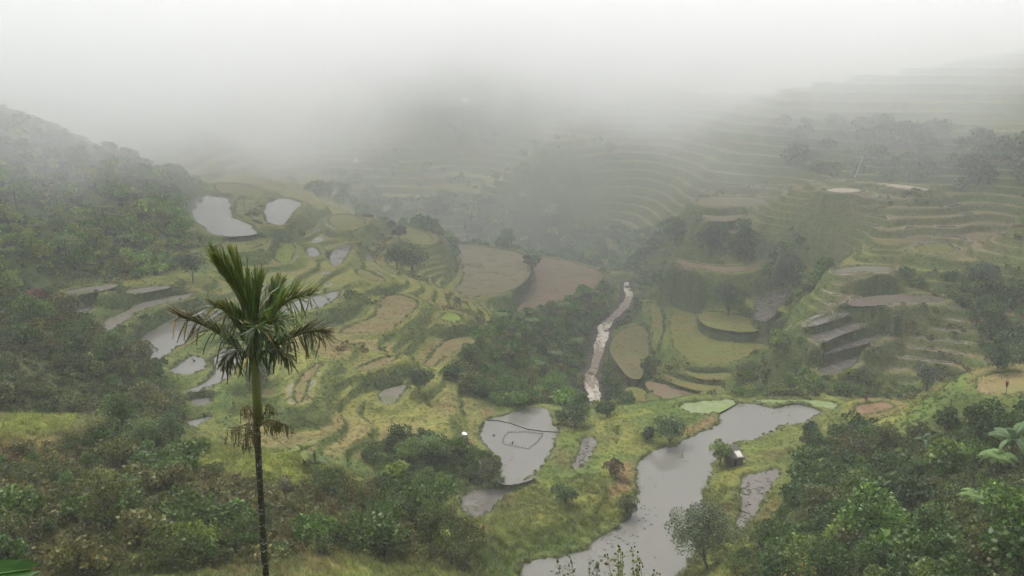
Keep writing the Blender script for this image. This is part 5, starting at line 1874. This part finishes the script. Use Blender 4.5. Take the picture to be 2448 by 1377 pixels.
def frond(path, n, length, up_bias, colr, tipc, hang=.15, dys=None, two=True, spread=.55):
    """path: picture points with depth offsets; leaflets leave the rachis in two ranks"""
    P_ = [R_(PP(607 + (q[0] - 607) * .95, 850 + (q[1] - 850) * .95, *[d_ * .95 for d_ in q[2:]])) for q in path]
    # smooth the rachis
    C_ = []
    for i in range(len(P_) - 1):
        p0, p1, p2, p3 = P_[max(i - 1, 0)], P_[i], P_[i + 1], P_[min(i + 2, len(P_) - 1)]
        for k in range(8):
            t = k / 8
            C_.append(.5 * ((2 * p1) + (p2 - p0) * t + (2 * p0 - 5 * p1 + 4 * p2 - p3) * t * t + (3 * p1 - p0 - 3 * p2 + p3) * t ** 3))
    C_.append(P_[-1])
    b = MB()
    m_ = len(C_)
    b.tube(C_, [.026 * (1 - i / m_) ** .8 + .005 for i in range(m_)], 6)
    fr_ = link('frond', b.mesh('frond', M_RACHIS, True), palm)
    xb = MB()
    n_obj = 21
    total = int(n * 4.2)
    for k in range(total):
        t = .14 + .86 * (k + prng.uniform(-.4, .4)) / total
        t = min(max(t, .1), 1)
        i = min(int(t * (m_ - 1)), m_ - 2)
        base = C_[i].lerp(C_[i + 1], t * (m_ - 1) - i)
        tang = (C_[min(i + 2, m_ - 1)] - C_[max(i - 2, 0)]).normalized()
        side = tang.cross(Vector((0, 0, 1)))
        if side.length < .2:
            side = tang.cross(Vector((0, 1, 0)))
        side.normalize()
        s = (1 if k % 2 else -1) if two else 1
        nup = side.cross(tang).normalized()
        if nup.z < 0:
            nup = -nup
        d = tang * (.60 + .6 * t) + side * s * spread * prng.uniform(.5, 1.25) + Vector((0, 0, 1)) * up_bias * prng.uniform(.65, 1.25)
        kind = 0
        if prng.random() < hang:
            d = side * s * .5 + tang * .5 + Vector((prng.uniform(-.4, .4), prng.uniform(-.4, .4), -prng.uniform(.1, .9)))
            kind = prng.choice((0, 1, 2))
        elif prng.random() < .35:
            kind = prng.choice((1, 1, 2))
        d.normalize()
        ln = .90 * length * (math.sin(math.pi * min(.96, .22 + t * .62)) ** .7) * prng.uniform(.75, 1.15)
        zax = (Vector((prng.uniform(-.6, .6), prng.uniform(-.6, .6), 1)) + nup * .5)
        yax = zax.cross(d).normalized()
        zax = d.cross(yax)
        M = Matrix.Translation(base) @ Matrix((d, yax, zax)).transposed().to_4x4() @ Matrix.Diagonal((ln, prng.uniform(.75, 1.25), prng.uniform(.8, 1.1), 1))
        c = [a * (1 - t ** 2) + q * t ** 2 for a, q in zip(colr, tipc)]
        g_ = math.exp(prng.gauss(0, .25))
        if prng.random() < .05:
            c, g_ = BR, 1.6
        me_ = LEAFLET[kind][k % 2]
        if k % 7 == 0 and n_obj > 0:
            o = link('leaflet', me_, fr_)
            o.matrix_local = M
            o['col'] = [x * g_ for x in c]
            n_obj -= 1
        else:
            xb.add([M @ v.co for v in me_.vertices], [tuple(p.vertices) for p in me_.polygons], tuple(x * g_ / .05 for x in c))
    o = link('leaflets', xb.mesh('leaflets', M_FROND), fr_)
    o['col'] = [.05, .05, .05]
    o['kind'] = 'stuff'
    return fr_


GR, DG, YG, BR = (.060, .105, .015), (.030, .054, .012), (.140, .170, .020), (.140, .095, .024)
# upright left fan, its leaflets combed upwards
frond([(606, 850), (594, 780), (572, 715), (542, 665), (516, 636)], 40, .92, 2.0, GR, YG, .02, spread=.26)
frond([(607, 850), (600, 765), (588, 705), (572, 662), (562, 640)], 34, .84, 1.9, GR, YG, .02, spread=.34)
frond([(608, 850, .1), (611, 770, .2), (615, 715, .3), (620, 685, .4)], 30, .74, 1.6, GR, YG, .05, spread=.42)
# left frond, low and tattered
frond([(604, 858), (565, 832), (520, 796), (470, 770), (418, 752)], 40, .52, .62, DG, BR, .25, spread=.36)
frond([(604, 852, -.2), (575, 790, -.5), (545, 745, -.8), (508, 725, -1.0)], 30, .46, .5, DG, (.10, .105, .022), .15, spread=.55)
frond([(605, 850, -.1), (588, 795, -.2), (568, 760, -.3), (540, 745, -.4)], 30, .55, .9, DG, GR, .15, spread=.5)
# right fronds
frond([(609, 850), (640, 778), (670, 732), (708, 706), (748, 700)], 36, .62, .85, GR, YG, .18, spread=.45)
frond([(610, 855, -.1), (655, 830, -.2), (700, 806, -.3), (745, 790, -.35), (784, 794, -.4)], 40, .50, .55, DG, BR, .25, spread=.45)
frond([(610, 850, .2), (640, 770, .45), (658, 715, .7), (670, 690, .9)], 30, .62, 1.2, GR, (.08, .115, .018), .08, spread=.45)
# towards and away from the viewer
frond([(607, 852, -.1), (610, 800, -.5), (614, 775, -.95), (612, 780, -1.35)], 30, .55, .35, DG, GR, .40, spread=.8)
frond([(607, 850, .1), (625, 780, .6), (650, 740, 1.1), (668, 735, 1.5)], 26, .55, .6, DG, GR, .25, spread=.8)
frond([(605, 855, -.1), (578, 838, -.35), (552, 842, -.6), (532, 862, -.8)], 24, .38, -.05, DG, (.06, .06, .016), .5, spread=.6)
frond([(609, 855, -.1), (640, 835, -.3), (672, 838, -.55), (694, 850, -.75)], 24, .38, .05, DG, (.07, .06, .016), .5, spread=.6)
frond([(608, 850, -.2), (630, 800, -.5), (650, 770, -.8), (676, 762, -1.0)], 26, .48, .5, DG, GR, .3, spread=.6)


def fruit_stalk(path, strings, ln, seed, spread=.22):
    """spent flower stalk: a bent arm with many hanging strings of small dry nuts"""
    rng = random.Random(seed)
    P_ = [R_(PP(*q)) for q in path]
    b = MB()
    b.tube(P_, [.016, .012, .009, .006][:len(P_)] if len(P_) <= 4 else .01, 5)
    st_ = link('fruit_stalk', b.mesh('fruit_stalk', M_DEAD, True), palm)
    b, b2 = MB(), MB()
    for i in range(strings):
        t = rng.uniform(.25, 1)
        x = t * (len(P_) - 1)
        k = min(int(x), len(P_) - 2)
        a = P_[k].lerp(P_[k + 1], x - k)
        o = Vector((rng.gauss(0, spread * 1.35), rng.gauss(0, spread), 0))
        e_ = a + o * .8 + Vector((0, 0, -ln * rng.uniform(.5, 1.1)))
        m_ = a + o * .7 + Vector((0, 0, -ln * .1))
        b.tube([a, m_, (m_ + e_) / 2 + Vector((rng.gauss(0, .01), 0, 0)), e_], [.006, .0055, .005, .004], 4, cap=False)
        for q in range(4):
            f_ = rng.uniform(.1, 1)
            p = m_.lerp(e_, f_) + Vector((rng.gauss(0, .012), rng.gauss(0, .012), 0))
            r = rng.uniform(.007, .013)
            b2.add([p + Vector((r, 0, 0)), p + Vector((0, r, 0)), p + Vector((-r, 0, 0)), p + Vector((0, -r, 0)), p + Vector((0, 0, r * 1.3)), p + Vector((0, 0, -r * 1.6))],
                   [(0, 1, 4), (1, 2, 4), (2, 3, 4), (3, 0, 4), (1, 0, 5), (2, 1, 5), (3, 2, 5), (0, 3, 5)])
    link('strings', b.mesh('strings', M_DEAD), st_)
    link('nuts', b2.mesh('nuts', M_NUT), st_)


fruit_stalk([(612, 1012, -.1), (600, 985, -.2), (592, 968, -.25), (590, 975, -.28)], 26, .34, 1, .09)
fruit_stalk([(622, 1012, -.1), (634, 985, -.15), (641, 965, -.2), (646, 975, -.2)], 24, .30, 2, .08)
fruit_stalk([(612, 1020, -.1), (592, 1012, -.2), (572, 1022, -.3), (562, 1036, -.35)], 46, .34, 3, .13)
fruit_stalk([(614, 1022, -.12), (602, 1030, -.28), (592, 1044, -.36), (590, 1052, -.4)], 44, .34, 4, .11)
fruit_stalk([(622, 1016, -.1), (642, 1003, -.1), (664, 1008, -.05), (682, 1018, 0)], 44, .30, 5, .11)
fruit_stalk([(622, 1018, .1), (640, 1010, .3), (655, 1012, .45), (668, 1020, .5)], 26, .26, 6, .1)
# small fern growing on the trunk
b = MB()
rng = np.random.default_rng(3)
V, Fc, k = blades(rng, 12, .10, .19, .022, 3, .9, .008)
v_ = Matrix.Rotation(math.radians(70), 4, 'Y')
o = link('epiphyte_fern', mesh_np('epiphyte_fern', V, Fc, M_LEAF, {'tint': leaf_tints(rng, 12, .3, .1, k)}), loc=PP(634, 1209, -.03), rot=(0, math.radians(65), 0))
o['col'] = [.03, .05, .018]
tag(o, 'tiny dark fern clinging to the palm trunk', 'fern')

# ------------------------------------------------------------------ air
CLOUD_LO, CLOUD_HI, CLOUD_D, CLOUD_STEP = -48.0, 22.0, .0165, 2.0

def volume_box(name, lo, hi, mat):
    b = MB()
    c = [(lo[i] + hi[i]) / 2 for i in range(3)]
    b.box((0, 0, 0), [hi[i] - lo[i] for i in range(3)])
    o = link(name, b.mesh(name, mat), loc=c)
    return o


m_hz, ns, ls = new_mat('haze')
o_ = ns.new('ShaderNodeOutputMaterial')
v_ = ns.new('ShaderNodeVolumePrincipled')
v_.inputs['Color'].default_value = (.96, .97, .98, 1)
v_.inputs['Density'].default_value = .00046
v_.inputs['Anisotropy'].default_value = .1
ls.new(v_.outputs[0], o_.inputs['Volume'])
hz = volume_box('haze', (-1000, -120, -130), (1000, 1100, 132), m_hz)
tag(hz, 'pale even mist filling the whole valley', kind='stuff')

# low cloud hanging on the upper slopes: thick above, thinning out to ragged wisps below, thinner over the middle spur
m_cl, ns, ls = new_mat('low_cloud')
o_ = ns.new('ShaderNodeOutputMaterial')
v_ = ns.new('ShaderNodeVolumePrincipled')
v_.inputs['Color'].default_value = (.992, .993, .994, 1)
v_.inputs['Anisotropy'].default_value = .1


def math_(op, a, b=None, c=None):
    n = ns.new('ShaderNodeMath')
    n.operation = op
    for s_, v in zip(n.inputs, (a, b, c)):
        if v is None:
            continue
        if isinstance(v, (int, float)):
            s_.default_value = v
        else:
            ls.new(v, s_)
    return n.outputs[0]


def smooth(v, a, b):
    n = ns.new('ShaderNodeMapRange')
    n.interpolation_type = 'SMOOTHSTEP'
    ls.new(v, n.inputs[0])
    n.inputs[1].default_value = a
    n.inputs[2].default_value = b
    return n.outputs[0]


geo = ns.new('ShaderNodeNewGeometry')
xyz = ns.new('ShaderNodeSeparateXYZ')
ls.new(geo.outputs['Position'], xyz.inputs[0])
X_, Y_, Z_ = xyz.outputs
mp = ns.new('ShaderNodeMapping')
mp.inputs['Scale'].default_value = (1, 1, 1.4)
ls.new(geo.outputs['Position'], mp.inputs[0])
nz = noise_tex(ns, ls, .013, 4, .6, vec=mp.outputs[0])
gap = math_('POWER', 2.718, math_('MULTIPLY', -1.0, math_('POWER', math_('ABSOLUTE', math_('DIVIDE', math_('ADD', X_, 32.0), 52.0)), 2.0)))
h = math_('ADD', Z_, math_('MULTIPLY', math_('SUBTRACT', nz, .5), 150.0))
h = math_('SUBTRACT', h, math_('MULTIPLY', gap, 18.0))
h = math_('ADD', h, math_('MULTIPLY', smooth(X_, -60.0, -150.0), 24.0))
dens = math_('MULTIPLY', math_('MULTIPLY', smooth(h, CLOUD_LO, CLOUD_HI), smooth(math_('ADD', Y_, math_('MULTIPLY', smooth(X_, -50.0, -130.0), 75.0)), 205.0, 330.0)), smooth(Z_, 124.0, 84.0))
dens = math_('ADD', dens, math_('MULTIPLY', smooth(Y_, 170.0, 330.0), math_('MULTIPLY', smooth(Z_, 124.0, 84.0), .13)))   # thin skirt of mist below the base
ls.new(math_('MULTIPLY', dens, CLOUD_D), v_.inputs['Density'])
ls.new(v_.outputs[0], o_.inputs['Volume'])
m_cl.cycles.volume_step_rate = CLOUD_STEP
cl = volume_box('low_cloud', (-700, 112, -100), (700, 960, 128), m_cl)
tag(cl, 'ragged white cloud hanging low on the far slopes', kind='stuff')
